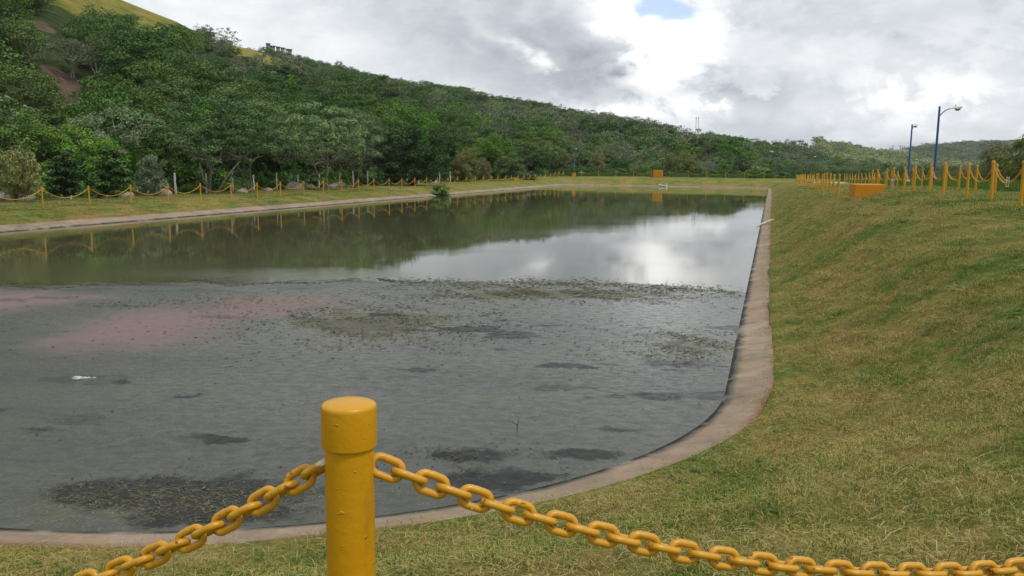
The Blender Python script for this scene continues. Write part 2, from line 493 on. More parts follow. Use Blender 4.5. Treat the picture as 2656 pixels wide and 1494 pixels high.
col = g.mix(g.ss(edge, .08, .03), col, (.022, .022, .020))
col = g.mix(g.m('MULTIPLY', g.ss(edge, .50, .62), .6), col, (.19, .095, .055))
lime = g.ss(g.noise(g.vm('ADD', pos, (9, 2, 0)), 1.1, 5, .65), .52, .66)
col = g.mix(g.m('MULTIPLY', lime, .50), col, (.37, .31, .245))
blot = g.ss(g.noise(g.vm('ADD', pos, (2, 19, 0)), 5.5, 5, .7), .58, .70)
col = g.mix(g.m('MULTIPLY', blot, .45), col, (.15, .115, .085))
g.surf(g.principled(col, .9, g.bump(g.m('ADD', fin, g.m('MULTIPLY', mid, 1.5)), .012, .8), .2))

mat_yellow, g = material('yellow_gloss_paint')
pos = g.n('ShaderNodeNewGeometry', out=None).outputs['Position']
tc = g.n('ShaderNodeTexCoord', out=None).outputs['Object']
rnd = g.n('ShaderNodeObjectInfo', out=None).outputs['Random']
v = g.vm('ADD', tc, g.comb(g.m('MULTIPLY', rnd, 17), g.m('MULTIPLY', rnd, 5), 0))
col = g.mix(g.noise(v, 9, 4, .6), (.47, .228, .0025), (.53, .268, .004))
chip = g.ss(g.noise(v, 31, 5, .7), .735, .76)
col = g.mix(g.m('MULTIPLY', chip, .7), col, (.30, .13, .02))
hh = g.m('ADD', g.noise(v, 38, 3, .55), g.m('MULTIPLY', g.ss(g.noise(v, 70, 1, .4), .72, .8), 1.2))
grime = g.ss(g.noise(g.vm('MULTIPLY', v, (1, 1, .25)), 12, 5, .7), .58, .75)
col = g.mix(g.m('MULTIPLY', grime, .35), col, (.24, .12, .02))
g.surf(g.principled(col, .38, g.bump(hh, .0022, .8), .4))

mat_chain, g = material('yellow_chain_paint')
tc = g.n('ShaderNodeTexCoord', out=None).outputs['Object']
rnd = g.n('ShaderNodeObjectInfo', out=None).outputs['Random']
v = g.vm('ADD', tc, g.comb(g.m('MULTIPLY', rnd, 13), g.m('MULTIPLY', rnd, 7), g.m('MULTIPLY', rnd, 3)))
col = g.mix(g.noise(v, 20, 4, .6), (.46, .218, .004), (.54, .275, .010))
endw = g.ss(g.m('ABSOLUTE', g.sep(tc)[0]), .014, .034)
rust = g.m('ADD', g.noise(v, 34, 5, .72), g.m('MULTIPLY', endw, .07))
rust = g.ss(rust, g.m('SUBTRACT', .715, g.m('MULTIPLY', rnd, .09)), g.m('SUBTRACT', .745, g.m('MULTIPLY', rnd, .09)))
col = g.mix(g.m('MULTIPLY', rust, .9), col, (.13, .040, .014))
wht = g.ss(g.noise(g.vm('ADD', v, (3, 9, 1)), 19, 3, .6), g.m('ADD', .640, g.m('MULTIPLY', rnd, .18)), g.m('ADD', .675, g.m('MULTIPLY', rnd, .18)))
col = g.mix(wht, col, (.62, .55, .44))
g.surf(g.principled(col, g.mix(rust, (.38,) * 3, (.85,) * 3), g.bump(g.noise(v, 120, 3, .6), .0012, .8), .5))

mat_far_yellow, g = material('yellow_dull_paint')
col = g.mix(g.n('ShaderNodeObjectInfo', out=None).outputs['Random'], (.43, .215, .008), (.52, .275, .014))
g.surf(g.principled(col, .5, None, .4))

mat_block, g = material('yellow_rendered_concrete')
pos = g.n('ShaderNodeNewGeometry', out=None).outputs['Position']
nb = g.noise(pos, 4, 6, .65)
col = g.mix(nb, (.44, .175, .004), (.53, .225, .007))
col = g.mix(g.m('MULTIPLY', g.ss(g.noise(pos, 1.7, 6, .7), .56, .72), .4), col, (.36, .17, .03))
g.surf(g.principled(col, .7, g.bump(nb, .02, .5), .3))

def plain(name, col, rough=.6, var=.25, scale=6.0, spec=.35, metal=0.0):
    m, g = material(name)
    tc = g.n('ShaderNodeTexCoord', out=None).outputs['Object']
    n = g.noise(tc, scale, 5, .62)
    c2 = tuple(c * (1 - var) for c in col)
    c = g.mix(g.ss(n, .35, .65), c2, col)
    g.surf(g.principled(c, rough, g.bump(n, .01, .35), spec, metal))
    return m
mat_blue = plain('blue_pole_paint', (.035, .085, .28), .45, .2, 3)
mat_fade_blue = plain('faded_blue_pole_paint', (.045, .11, .22), .5, .2, 3)
mat_head = plain('lamp_housing_grey', (.50, .50, .48), .4, .15, 4)
mat_lens = plain('lamp_lens_glass', (.30, .29, .26), .15, .1, 4)
mat_steel = plain('galvanised_steel', (.32, .33, .33), .45, .2, 8, .5, .5)
mat_white = plain('white_plastic', (.72, .71, .68), .45, .12, 9)
mat_lime = plain('whitewashed_wood', (.60, .59, .56), .9, .45, 5)
mat_plank = plain('pale_weathered_wood', (.50, .45, .36), .85, .35, 7)
mat_bark = plain('grey_bark', (.17, .155, .125), .9, .45, 6)
mat_pale_bark = plain('pale_bark', (.36, .33, .28), .9, .35, 6)
mat_twig = plain('dark_twig', (.05, .04, .03), .9, .3, 9)
mat_rock = plain('grey_boulder', (.27, .25, .22), .95, .5, 3.0)
mat_redrock = plain('tan_boulder', (.36, .28, .21), .95, .4, 3.0)
mat_path = plain('pale_concrete_path', (.46, .43, .38), .9, .2, .6)
mat_wall = plain('bare_brick_house', (.33, .27, .22), .9, .3, 1.2)
mat_wall2 = plain('cream_house', (.38, .33, .27), .9, .2, 1.2)
mat_wall3 = plain('ochre_house', (.62, .38, .15), .9, .2, 1.2)
mat_roof = plain('sheet_metal_roof', (.25, .235, .22), .6, .3, 1.0)
mat_dark = plain('dark_opening', (.03, .03, .03), .6, .2, 3)
mat_pgrey = plain('plant_grey_cladding', (.42, .45, .48), .7, .2, .4)
mat_purple = plain('purple_blossom', (.42, .20, .62), .7, .3, 9)
mat_cream = plain('cream_blossom', (.55, .55, .40), .7, .3, 9)

def leaf_mat(name, dark, mid, light, trans=.14):
    m, g = material(name)
    tone = g.n('ShaderNodeAttribute', out=None, attribute_name='tone').outputs['Fac']
    oi = g.n('ShaderNodeObjectInfo', out=None)
    big = g.noise(oi.outputs['Location'], .025, 3, .6)
    x = g.m('ADD', g.m('MULTIPLY', tone, .50), g.m('ADD', g.m('MULTIPLY', oi.outputs['Random'], .50), g.m('MULTIPLY', g.m('SUBTRACT', big, .5), .5)))
    col = g.ramp(x, [(.10, dark), (.48, mid), (.92, light)])
    hue = g.m('FRACT', g.m('MULTIPLY', oi.outputs['Random'], 7.13))
    col = g.n('ShaderNodeHueSaturation', {'Hue': g.lin(hue, 0, 1, .486, .512), 'Saturation': g.lin(hue, 0, 1, .85, 1.08), 'Value': g.lin(g.m('FRACT', g.m('MULTIPLY', oi.outputs['Random'], 3.7)), 0, 1, .78, 1.30), 'Color': col})
    g.surf(g.n('ShaderNodeMixShader', {0: trans, 1: g.principled(col, .55, None, .25), 2: g.n('ShaderNodeBsdfTranslucent', {'Color': col})}))
    return m
leaf_forest = leaf_mat('forest_leaves', (.026, .068, .011), (.072, .150, .025), (.160, .245, .052))
leaf_dark = leaf_mat('dark_leaves', (.017, .052, .012), (.044, .112, .021), (.100, .185, .038))
leaf_bright = leaf_mat('bright_leaves', (.038, .100, .012), (.100, .212, .026), (.195, .30, .050))
leaf_feather = leaf_mat('feathery_leaves', (.062, .122, .042), (.130, .222, .078), (.225, .32, .128))
leaf_olive = leaf_mat('olive_leaves', (.085, .10, .026), (.155, .17, .046), (.23, .24, .08))
leaf_grey = leaf_mat('grey_green_leaves', (.09, .125, .062), (.155, .195, .105), (.25, .28, .165))
leaf_dry = leaf_mat('dry_leaves', (.10, .095, .05), (.16, .15, .085), (.24, .22, .13))
leaf_valley_sunlit = leaf_mat('valley_leaves_painted_sunlit', (.13, .18, .075), (.25, .31, .135), (.38, .42, .20))  # leaf colour lightened to stand in for sun through a cloud gap

# water ------------------------------------------------------------
mat_water, g = material('pond_water')
pos = g.n('ShaderNodeNewGeometry', out=None).outputs['Position']
X, Y, Z = g.sep(pos)[0:3]
wv = g.vm('SUBTRACT', g.noise(g.vm('MULTIPLY', pos, (1, 1.6, 1)), .55, 4, .6, 0, True), (.5, .5, .5))
wX, wY = g.sep(wv)[0:2]
Xw = g.m('ADD', X, g.m('MULTIPLY', wX, 2.4)); Yw = g.m('ADD', Y, g.m('MULTIPLY', wY, 2.6))
def patch(cx, cy, rx, ry, tilt=0.0, soft=.45, A=None, B=None):
    A, B = A or Xw, B or Yw
    c, s_ = math.cos(tilt), math.sin(tilt)
    a = g.m('SUBTRACT', A, cx); b = g.m('SUBTRACT', B, cy)
    p = g.m('DIVIDE', g.m('ADD', g.m('MULTIPLY', a, c), g.m('MULTIPLY', b, s_)), rx)
    q = g.m('DIVIDE', g.m('SUBTRACT', g.m('MULTIPLY', b, c), g.m('MULTIPLY', a, s_)), ry)
    r = g.m('SQRT', g.m('ADD', g.m('MULTIPLY', p, p), g.m('MULTIPLY', q, q)))
    return g.ss(r, 1.0 + soft * .4, 1.0 - soft)
# edge of the scum: a wavering line about 20-22 m out
edgeY = g.m('SUBTRACT', 21.75, g.m('MULTIPLY', g.m('POWER', g.m('MAXIMUM', g.m('MULTIPLY', g.m('ADD', X, 4.0), -1.0), 0.0), 1.0), .19))
edgeY = g.m('SUBTRACT', edgeY, g.m('MULTIPLY', g.m('MAXIMUM', g.m('SUBTRACT', X, 3.2), 0.0), .52))
ed = g.m('SUBTRACT', g.m('ADD', Y, g.m('MULTIPLY', wY, 1.0)), edgeY)
ed = g.m('ADD', ed, g.m('MULTIPLY', g.m('SUBTRACT', g.noise(g.vm('MULTIPLY', pos, (.45, 1.6, 1)), 1.6, 6, .72), .5), 2.0))
clot = g.noise(g.vm('MULTIPLY', pos, (.9, .9, 1)), 1.7, 6, .75)
clot2 = g.noise(g.vm('MULTIPLY', pos, (.35, .9, 1)), 4.5, 6, .8)
rg_ = g.m('ADD', g.m('MULTIPLY', g.m('SUBTRACT', clot, .5), 3.2), g.m('MULTIPLY', g.m('SUBTRACT', clot2, .5), 4.2))
film = g.ss(g.m('ADD', ed, g.m('MULTIPLY', rg_, g.lin(X, -7, 0, .35, 1.0))), .16, -.16)
line = g.m('MULTIPLY', g.ss(g.m('ABSOLUTE', g.m('ADD', ed, g.m('MULTIPLY', g.m('SUBTRACT', clot2, .5), 1.6))), .42, .06), g.ss(g.noise(pos, 1.1, 6, .75), .44, .54))
# clear part: greenish brown body, ripples
rip = g.m('ADD', g.noise(g.vm('MULTIPLY', pos, (1.0, 1.7, 1)), 3.4, 3, .55), g.m('MULTIPLY', g.noise(g.vm('MULTIPLY', pos, (1, 1.5, 1)), 14, 3, .6), .35))
windy = g.ss(g.noise(g.vm('MULTIPLY', pos, (.35, 1.0, 1)), .16, 3, .55), .42, .62)
windy2 = g.m('MAXIMUM', windy, patch(-7.0, 23.0, 6.5, 2.6, -.1, .8))
nrm_clear = g.bump(rip, g.m('ADD', g.m('ADD', .0003, g.m('MULTIPLY', windy2, .0012)), g.m('MULTIPLY', patch(-8.5, 22.8, 6.0, 1.9, -.05, .9, X, Y), .008)), .7)
body = g.mix(g.noise(pos, .12, 3, .6), (.066, .063, .033), (.084, .080, .044))
clear = g.principled(body, .02, nrm_clear, .5, 0.0, IOR=1.33)
# scum part: a thin skin of dust, algae and cut grass, torn in places
def nz(sx_, sy_, sc__, det=5, ro=.68):
    return g.noise(g.vm('MULTIPLY', pos, (sx_, sy_, 1)), sc__, det, ro)
w2 = g.vm('SUBTRACT', g.noise(g.vm('MULTIPLY', pos, (.8, .8, 1)), 2.1, 6, .72, 0, True), (.5, .5, .5))
w2X, w2Y = g.sep(w2)[0:2]
grain = nz(1, .5, 26, 4, .75)
grain2 = nz(.7, 1.1, 7, 6, .72)
fib = nz(.45, 1.5, 12, 5, .75)
big = nz(.4, .9, .40, 4, .6)
mott = nz(.7, 1.2, 1.9, 6, .72)
lanes = nz(.16, 1.1, .9, 5, .65)
fc = g.ramp(g.m('ADD', g.m('MULTIPLY', big, .8), g.m('MULTIPLY', lanes, .2)), [(.34, (.034, .038, .029)), (.47, (.048, .052, .038)), (.56, (.058, .062, .043)), (.68, (.072, .070, .045))])
fc = g.mix(g.m('MULTIPLY', g.ss(mott, .50, .32), .45), fc, (.030, .034, .031))
fc = g.mix(g.m('MULTIPLY', g.ss(mott, .54, .72), .25), fc, (.115, .118, .098))
gam = g.lin(nz(.5, .8, 1.2, 3, .6), .35, .65, .25, 1.0)
fc = g.mix(g.m('MULTIPLY', g.m('MULTIPLY', g.ss(grain, .54, .66), .48), gam), fc, (.17, .175, .145))
fc = g.mix(g.m('MULTIPLY', g.ss(grain2, .46, .30), .40), fc, (.034, .038, .035))
fc = g.mix(g.m('MULTIPLY', g.ss(fib, .58, .70), .18), fc, (.14, .14, .115))
pink = g.m('MAXIMUM', patch(-6.6, 15.5, 1.9, 3.0, .0, .9), patch(-5.2, 17.9, 2.0, 2.0, -.5, .95))
pink = g.m('MAXIMUM', pink, g.m('MULTIPLY', patch(-11.0, 18.0, 2.6, 1.9, .25, .9), .9))
pink = g.ss(g.m('ADD', pink, g.m('MULTIPLY', g.m('SUBTRACT', g.m('ADD', g.m('MULTIPLY', mott, .6), g.m('MULTIPLY', fib, .4)), .5), 1.3)), .12, .95)
fc = g.mix(g.m('MULTIPLY', pink, .88), fc, (.170, .112, .106))
pbrown = g.m('MULTIPLY', patch(-6.6, 18.0, 2.1, 1.3, .35, .9), g.ss(nz(1, .5, 9, 6, .78), .44, .58))
fc = g.mix(g.m('MULTIPLY', pbrown, .7), fc, (.070, .042, .028))
olive = g.m('MAXIMUM', patch(-2.7, 15.9, 2.4, 2.6, -.5, .9), patch(.9, 20.0, 4.2, 1.6, .15, .9))
olive = g.m('MAXIMUM', olive, g.m('MULTIPLY', patch(3.0, 14.2, 1.6, 2.0, 0, .9), .75))
ragged = g.m('ADD', g.m('MULTIPLY', nz(.6, .8, 2.6, 7, .78), .55), g.m('MULTIPLY', nz(1, .6, 9, 6, .8), .45))
olive = g.ss(g.m('ADD', olive, g.m('MULTIPLY', g.m('SUBTRACT', ragged, .5), 3.4)), .42, .78)
olive = g.m('MULTIPLY', olive, g.ss(Y, 11.5, 13.5))
fc = g.mix(g.m('MULTIPLY', olive, .55), fc, (.098, .094, .048))
spk2 = g.m('MULTIPLY', g.ss(nz(1, .5, 13, 5, .8), .53, .60), olive)
fc = g.mix(g.m('MULTIPLY', spk2, .8), fc, (.030, .026, .014))
palefoam = g.m('MULTIPLY', g.m('MULTIPLY', olive, g.m('SUBTRACT', 1.0, olive)), 3.2, 0, True)
fc = g.mix(g.m('MULTIPLY', palefoam, .55), fc, (.17, .175, .15))
# darker places torn in the skin
Xh = g.m('ADD', X, g.m('ADD', g.m('MULTIPLY', wX, .7), g.m('MULTIPLY', w2X, 1.25)))
Yh = g.m('ADD', Y, g.m('ADD', g.m('MULTIPLY', wY, .5), g.m('MULTIPLY', w2Y, .95)))
holes = None
for (hx, hy, ra, rb) in [(-.43, 8.57, .46, .30), (-.08, 7.85, .55, .36), (.86, 8.62, .46, .18), (-3.0, 7.42, 1.35, .46), (-2.5, 6.95, .85, .28), (-3.39, 9.09, .32, .14), (-5.28, 9.33, .28, .13),
                         (-5.25, 11.4, .24, .14), (-4.21, 10.79, .30, .15), (1.82, 11.01, .65, .26), (-1.45, 12.41, .28, .18), (.7, 16.0, .5, .25), (2.6, 12.9, .7, .4), (-3.1, 9.0, .4, .14), (.3, 7.9, .4, .14), (-6.4, 9.9, .5, .2), (1.3, 9.6, .4, .15)]:
    h = patch(hx, hy, ra, rb, 0, .95, Xh, Yh)
    if hy > 9: h = g.m('MULTIPLY', h, .62)
    holes = h if holes is None else g.m('MAXIMUM', holes, h)
vor = g.n('ShaderNodeTexVoronoi', {'Vector': g.vm('ADD', g.vm('MULTIPLY', pos, (.8, 1.5, 1)), g.scale(w2, .8)), 'Scale': 1.5, 'Randomness': 1.0}, out=None)
vc = g.sep(vor.outputs['Color'])
dots = g.m('MULTIPLY', g.ss(vor.outputs['Distance'], g.m('MULTIPLY', vc[0], .42), 0.02), g.ss(vc[1], .40, .5))
dots = g.m('MULTIPLY', dots, g.m('ADD', .30, g.m('MULTIPLY', patch(2.4, 16.2, 5.0, 4.6, 0, .8, X, Y), 1.15)))
rag2 = g.m('SUBTRACT', g.m('ADD', g.m('MULTIPLY', nz(.8, 1, 6, 6, .78), .6), g.m('MULTIPLY', grain, .4)), .5)
holes = g.ss(g.m('ADD', g.m('MULTIPLY', g.m('MAXIMUM', holes, dots), 1.35), g.m('MULTIPLY', rag2, 1.3)), .12, .80)
fc = g.mix(g.m('MULTIPLY', holes, .94), fc, (.009, .011, .009))
straw = g.m('MULTIPLY', g.ss(nz(1, .6, 60, 3, .8), .64, .70), g.ss(Y, 15, 8))
fc = g.mix(g.m('MULTIPLY', straw, .40), fc, (.26, .24, .16))
frough = g.m('ADD', .20, g.m('ADD', g.m('MULTIPLY', g.ss(grain2, .35, .65), .22), g.m('MULTIPLY', g.m('MAXIMUM', olive, pink), .25)))
shiny = patch(4.6, 17.0, 4.2, 5.5, -.15, .95, X, Y)
frough = g.m('SUBTRACT', frough, g.m('MULTIPLY', shiny, .13))
nrm_film = g.bump(g.m('ADD', grain, grain2), .006, .5)
filmsh = g.principled(fc, frough, nrm_film, g.m('SUBTRACT', .42, g.m('MULTIPLY', holes, .26)), 0.0, IOR=1.33)
both = g.n('ShaderNodeMixShader', {0: film, 1: clear, 2: filmsh})
dark = g.principled((.045, .042, .022), .7, None, .2)
g.surf(g.n('ShaderNodeMixShader', {0: g.m('MULTIPLY', line, .75), 1: both, 2: dark}))

# ------------------------------------------------------------------ setting: water, concrete apron, grass bank, ground
inner = OXY - ONXY * -.35
me = bpy.data.meshes.new('pond_water')
me.from_pydata([(p[0], p[1], 0.0) for p in inner], [], [tuple(range(len(inner)))])
me.materials.append(mat_water); me.update()
tag(link('pond_water', me), 'still pond half covered with grey scum, the far half clear and mirroring the hill', kind='structure')

along = np.concatenate([[0], np.cumsum(np.linalg.norm(np.diff(OXY, axis=0), axis=1))])
rows = [-1.2, -.6, -.2, 0, .05, .12, .25, .4, .55, .62, .66, .67]
P, oa, ob = [], [], []
wob = .05 * np.sin(along * .9) + .035 * np.sin(along * 2.3 + 1) + .02 * np.sin(along * 7.1)
for s in rows:
    q = OXY + ONXY * (offs(s) + (wob * min(s / .6, 1) if s > 0 else 0))[:, None]
    z = SLOPE * WAP / .6 * s if s <= .62 else SLOPE * WAP / .6 * .62 - (s - .62) * 4
    z = z + (.010 * np.sin(along * 1.7 + s * 3) * s if 0 < s < .6 else 0)
    if s < 0: z = np.full(len(q), .3 * s)
    P.append(np.c_[q, z]); oa.append(np.full(len(q), s)); ob.append(along)
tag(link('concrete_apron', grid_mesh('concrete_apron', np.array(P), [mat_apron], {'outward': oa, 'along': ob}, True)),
    'sloping concrete edge around the pond, dark at the waterline', kind='structure')

def zones(Pxy):
    """lush: uncut green grass; dirt: shaded litter under the trees on the left"""
    s, i = nearest(Pxy)
    u, v = uv(Pxy)
    right = np.clip((v - 7.9) / 1.0, 0, 1) * np.clip((s - 6) / 2, 0, 1)
    right *= .75 + .35 * np.sin(Pxy[:, 0] * .21 + 1) * np.sin(Pxy[:, 1] * .13)
    far = np.clip((u - 140) / 3, 0, 1)
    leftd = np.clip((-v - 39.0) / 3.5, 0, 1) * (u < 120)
    pl = np.clip((-v - 33.6) / 3.0, 0, 1) * (1 - leftd) * .35
    return np.clip(np.maximum(np.maximum(right, far), pl), 0, 1), leftd

S = np.array([.58, .64, .75, .95, 1.2, 1.5, 1.9, 2.3, 2.8, 3.3, 3.8, 4.4, 5, 5.8, 6.8, 8, 9.5, 11.5, 14, 17, 21, 25, 30])
P, lu, di = [], [], []
ring = np.arange(len(OXY))
for s in S:
    q = OXY + ONXY * offs(s)[:, None]
    z = pchip(SK, ZK, np.full(len(q), s)) + lumps(q[:, 0], q[:, 1]) * np.clip((s - .7) / 1.5, 0, 1)
    if s < .7:
        z = z + (.015 if s > .6 else -.03)
    a, b = zones(q); lu.append(a); di.append(b)
    P.append(np.c_[q, z])
tag(link('grass_bank', grid_mesh('grass_bank', np.array(P), [mat_bank], {'lush': lu, 'dirt': di}, True)),
    'mown half-dry grass bank around the pond', kind='structure')

azs = np.radians(np.arange(0, 360, 2.0))
rs = np.concatenate([[.01], np.geomspace(2, 3700, 84)])
A, Rr = np.meshgrid(azs, rs)
G = np.stack([np.sin(A) * Rr, np.cos(A) * Rr], -1)
flatG = G.reshape(-1, 2)
s, i = nearest(flatG)
z = ground_z(flatG)
z = np.where(s < .58, -3.0, z - .3 * np.clip((30 - s) / 3, 0, 1))
z = z - np.clip((Rr.reshape(-1) - 900) / 8000, 0, 1) * 4
a, b = zones(flatG)
tag(link('ground', grid_mesh('ground', np.concatenate([flatG, z[:, None]], 1).reshape(*G.shape[:2], 3), [mat_bank], {'lush': np.maximum(a, np.clip((Rr.reshape(-1) - 120) / 60, 0, 1)), 'dirt': b}, True)),
    'grassy valley floor reaching to the hills', kind='structure')

# concrete path beyond the second fence
pp = np.array([(33, 96), (41, 97), (50, 99), (60, 101), (72, 104)], float)
pz = ground_z(pp, False) + .06
rowsP = np.array([np.c_[pp + np.array([0, o]), pz + dz_] for o, dz_ in ((-.9, -.3), (-.9, .06), (.9, .06), (.9, -.3))])
tag(link('concrete_path', grid_mesh('concrete_path', rowsP, [mat_path], None, False, False)), 'pale concrete path crossing the grass behind the lamp posts', kind='structure')

# ------------------------------------------------------------------ hills
HPX = np.array([-900, -300, 0, 250, 454, 562, 640, 763, 876, 979, 1134, 1289, 1495, 1650, 1804, 1907, 2052, 2145, 2250])
HY = np.array([-420, -330, -200, -95, 0, 67, 103, 134, 163, 188, 211, 242, 278, 301, 322, 350, 381, 412, 437])
HRB = np.array([50, 58, 62, 66, 72, 75, 77, 80, 86, 92, 110, 135, 165, 190, 215, 240, 300, 350, 400.])
HRC = np.array([260, 270, 280, 290, 310, 400, 480, 600, 590, 560, 540, 520, 500, 480, 460, 460, 470, 480, 480.])
HT = np.array([5, 5, 5, 5, 4.5, 4, 3, 2, 3, 3.5, 4.5, 5, 6, 7, 8, 8, 8, 7, 4.])      # tree height taken off the skyline
_d = [ray(p, y) for p, y in zip(HPX, HY)]
HAZ = np.array([math.atan2(q.x, q.y) for q in _d])
HEL = np.array([math.atan2(q.z, math.hypot(q.x, q.y)) for q in _d])
HZC = EYE + HRC * np.tan(HEL) - HT * 1.5
def hill_z(x, y):
    x, y = np.asarray(x, float), np.asarray(y, float)
    a, r = np.arctan2(x, y), np.hypot(x, y)
    rb, rc, zc = np.interp(a, HAZ, HRB), np.interp(a, HAZ, HRC), np.interp(a, HAZ, HZC)
    t = (r - rb) / (rc - rb)
    tc_ = np.clip(t, 0, 1)
    p = .80 * tc_ + .20 * tc_ ** 2
    p = np.where(t < .08, p * np.clip(t / .08, 0, 1) ** .5, p)
    z = .6 + (zc - .6) * p - np.clip(t - 1, 0, 3) * np.maximum(zc, 4) * .35
    gully = np.sin(a * 60 + 1.5 * np.sin(r * .02)) * 1.6 + np.sin(a * 23 + r * .03) * 1.8 + np.sin(r * .07 + a * 31) * 1.1
    z = z + gully * np.clip(tc_ * 4, 0, 1) * np.clip((1 - tc_) * 4, 0, 1)
    return np.where(t < 0, -1.0 + z * 0, z)
def on_hill(px, py):
    q = ray(px, py); h = math.hypot(q.x, q.y)
    r = np.linspace(60, 620, 1200)
    x, y = q.x / h * r, q.y / h * r
    zz = EYE + q.z / h * r
    k = np.argmax(hill_z(x, y) > zz)
    k = k if k else 1150
    return np.array([x[k], y[k], hill_z(x[k], y[k])])

PATCH = [(on_hill(px, py), r, kind) for px, py, r, kind in [
    (165, 205, 2.6, 'soil'), (205, 240, 2.4, 'soil'), (265, 280, 2.2, 'soil'), (255, 325, 2.2, 'soil'), (320, 325, 2, 'soil'), (90, 60, 3, 'soil'),
    (1475, 352, 9, 'soil'), (1420, 340, 5, 'soil'), (1775, 372, 9, 'soil'), (1815, 392, 9, 'soil'), (1750, 360, 6, 'soil'), (1460, 262, 6, 'soil'),
    (280, 16, 14, 'grass'), (400, 32, 13, 'grass'), (470, 46, 10, 'grass'), (210, 2, 14, 'grass'), (340, 22, 14, 'grass'),
    (560, 105, 8, 'grass'), (600, 125, 10, 'grass'), (650, 150, 12, 'grass'), (620, 185, 9, 'thin'), (700, 160, 14, 'thin'), (750, 165, 14, 'thin'), (690, 200, 12, 'thin')]]
def patch_val(x, y, kinds, grow=1.0):
    """open places on the slope: round uphill, drawn out downhill so that the trees below do not hide them"""
    x, y = np.asarray(x, float), np.asarray(y, float)
    v = np.zeros(np.shape(x))
    for c, r, k in PATCH:
        if k in kinds:
            cr_ = math.hypot(c[0], c[1])
            dr_ = np.hypot(x, y) - cr_
            dt_ = (x * c[1] - y * c[0]) / cr_
            ext = {'grass': 8, 'soil': 3, 'thin': 10}[k]
            dd = np.hypot(dt_ / (r * grow), dr_ / np.where(dr_ > 0, r * grow + (75 if k == 'grass' else 0), r * grow + ext))
            v = np.maximum(v, np.clip((1.25 - dd) / .5, 0, 1))
    return v

mat_hill, g = material('hillside_ground')
pos = g.n('ShaderNodeNewGeometry', out=None).outputs['Position']
soilA = g.n('ShaderNodeAttribute', out=None, attribute_name='soil').outputs['Fac']
grassA = g.n('ShaderNodeAttribute', out=None, attribute_name='grass').outputs['Fac']
nn = g.noise(pos, .35, 6, .65)
col = g.ramp(nn, [(.3, (.022, .036, .012)), (.55, (.045, .065, .022)), (.75, (.075, .075, .035))])
sc_ = g.ramp(g.noise(g.vm('MULTIPLY', pos, (1, 1, .5)), .6, 6, .7), [(.3, (.055, .042, .03)), (.5, (.12, .085, .062)), (.7, (.19, .13, .095))])
gc_ = g.ramp(g.noise(g.vm('MULTIPLY', pos, (1, 1, .35)), .22, 6, .65), [(.32, (.10, .125, .022)), (.5, (.20, .185, .04)), (.66, (.27, .20, .055))])
jit = g.m('MULTIPLY', g.m('SUBTRACT', g.noise(pos, .25, 5, .7), .5), .7)
col = g.mix(g.ss(g.m('ADD', soilA, jit), .3, .6), col, sc_)
col = g.mix(g.ss(g.m('ADD', grassA, jit), .3, .6), col, gc_)
g.surf(g.principled(col, .95, g.bump(g.noise(pos, 1.2, 6, .7), .9, .8), .05))

aa = np.linspace(HAZ[0], HAZ[-1], 330)
tt = np.concatenate([[-.03, 0, .004, .015, .04, .08], np.linspace(.1, 1, 74), [1.08, 1.2, 1.5, 2.2, 3]])
A, T = np.meshgrid(aa, tt)
rb, rc = np.interp(A, HAZ, HRB), np.interp(A, HAZ, HRC)
Rr = rb + T * (rc - rb)
x, y = np.sin(A) * Rr, np.cos(A) * Rr
z = hill_z(x, y)
tag(link('hillside', grid_mesh('hillside', np.stack([x, y, z], -1), [mat_hill], {'soil': patch_val(x, y, ('soil',)), 'grass': np.maximum(patch_val(x, y, ('grass',)), .45 * patch_val(x, y, ('thin',)))})),
    'long wooded hillside sloping down from the left', kind='structure')

def far_ridge(name, label, prof, r0, r1, base, mat, back=1.6, n=160, rough=3.0):
    """prof: (px, py) of the bare ridge; r0 foot distance, r1 crest distance"""
    pr = [(math.atan2(ray(a, b).x, ray(a, b).y), EYE + r1 * ray(a, b).z / math.hypot(ray(a, b).x, ray(a, b).y)) for a, b in prof]
    A_, Zc = np.array([q[0] for q in pr]), np.array([q[1] for q in pr])
    a_ = np.linspace(A_[0], A_[-1], n)
    zc = np.interp(a_, A_, Zc)
    T_ = np.concatenate([np.linspace(0, 1, 22), [1.1, 1.3, back]])
    A2, T2 = np.meshgrid(a_, T_)
    rr_ = r0 + (r1 - r0) * T2
    tcl = np.clip(T2, 0, 1)
    z_ = base + (zc[None] - base) * (tcl * tcl * (3 - 2 * tcl)) - np.clip(T2 - 1, 0, 1) * (zc[None] - base) * 1.1
    z_ = z_ + rough * np.sin(A2 * 60 + T2 * 5) * np.sin(T2 * 9 + A2 * 25) * tcl * (1 - tcl) * 4
    P_ = np.stack([np.sin(A2) * rr_, np.cos(A2) * rr_, z_], -1)
    o = tag(link(name, grid_mesh(name, P_, [mat])), label, kind='structure')
    def zf(q):
        a_q, r_q = np.arctan2(q[:, 0], q[:, 1]), np.hypot(q[:, 0], q[:, 1])
        t_ = np.clip((r_q - r0) / (r1 - r0), 0, 1); zz_ = np.interp(a_q, A_, Zc)
        return base + (zz_ - base) * (t_ * t_ * (3 - 2 * t_)) + rough * np.sin(a_q * 60 + t_ * 5) * np.sin(t_ * 9 + a_q * 25) * t_ * (1 - t_) * 4
    return o, zf, A_

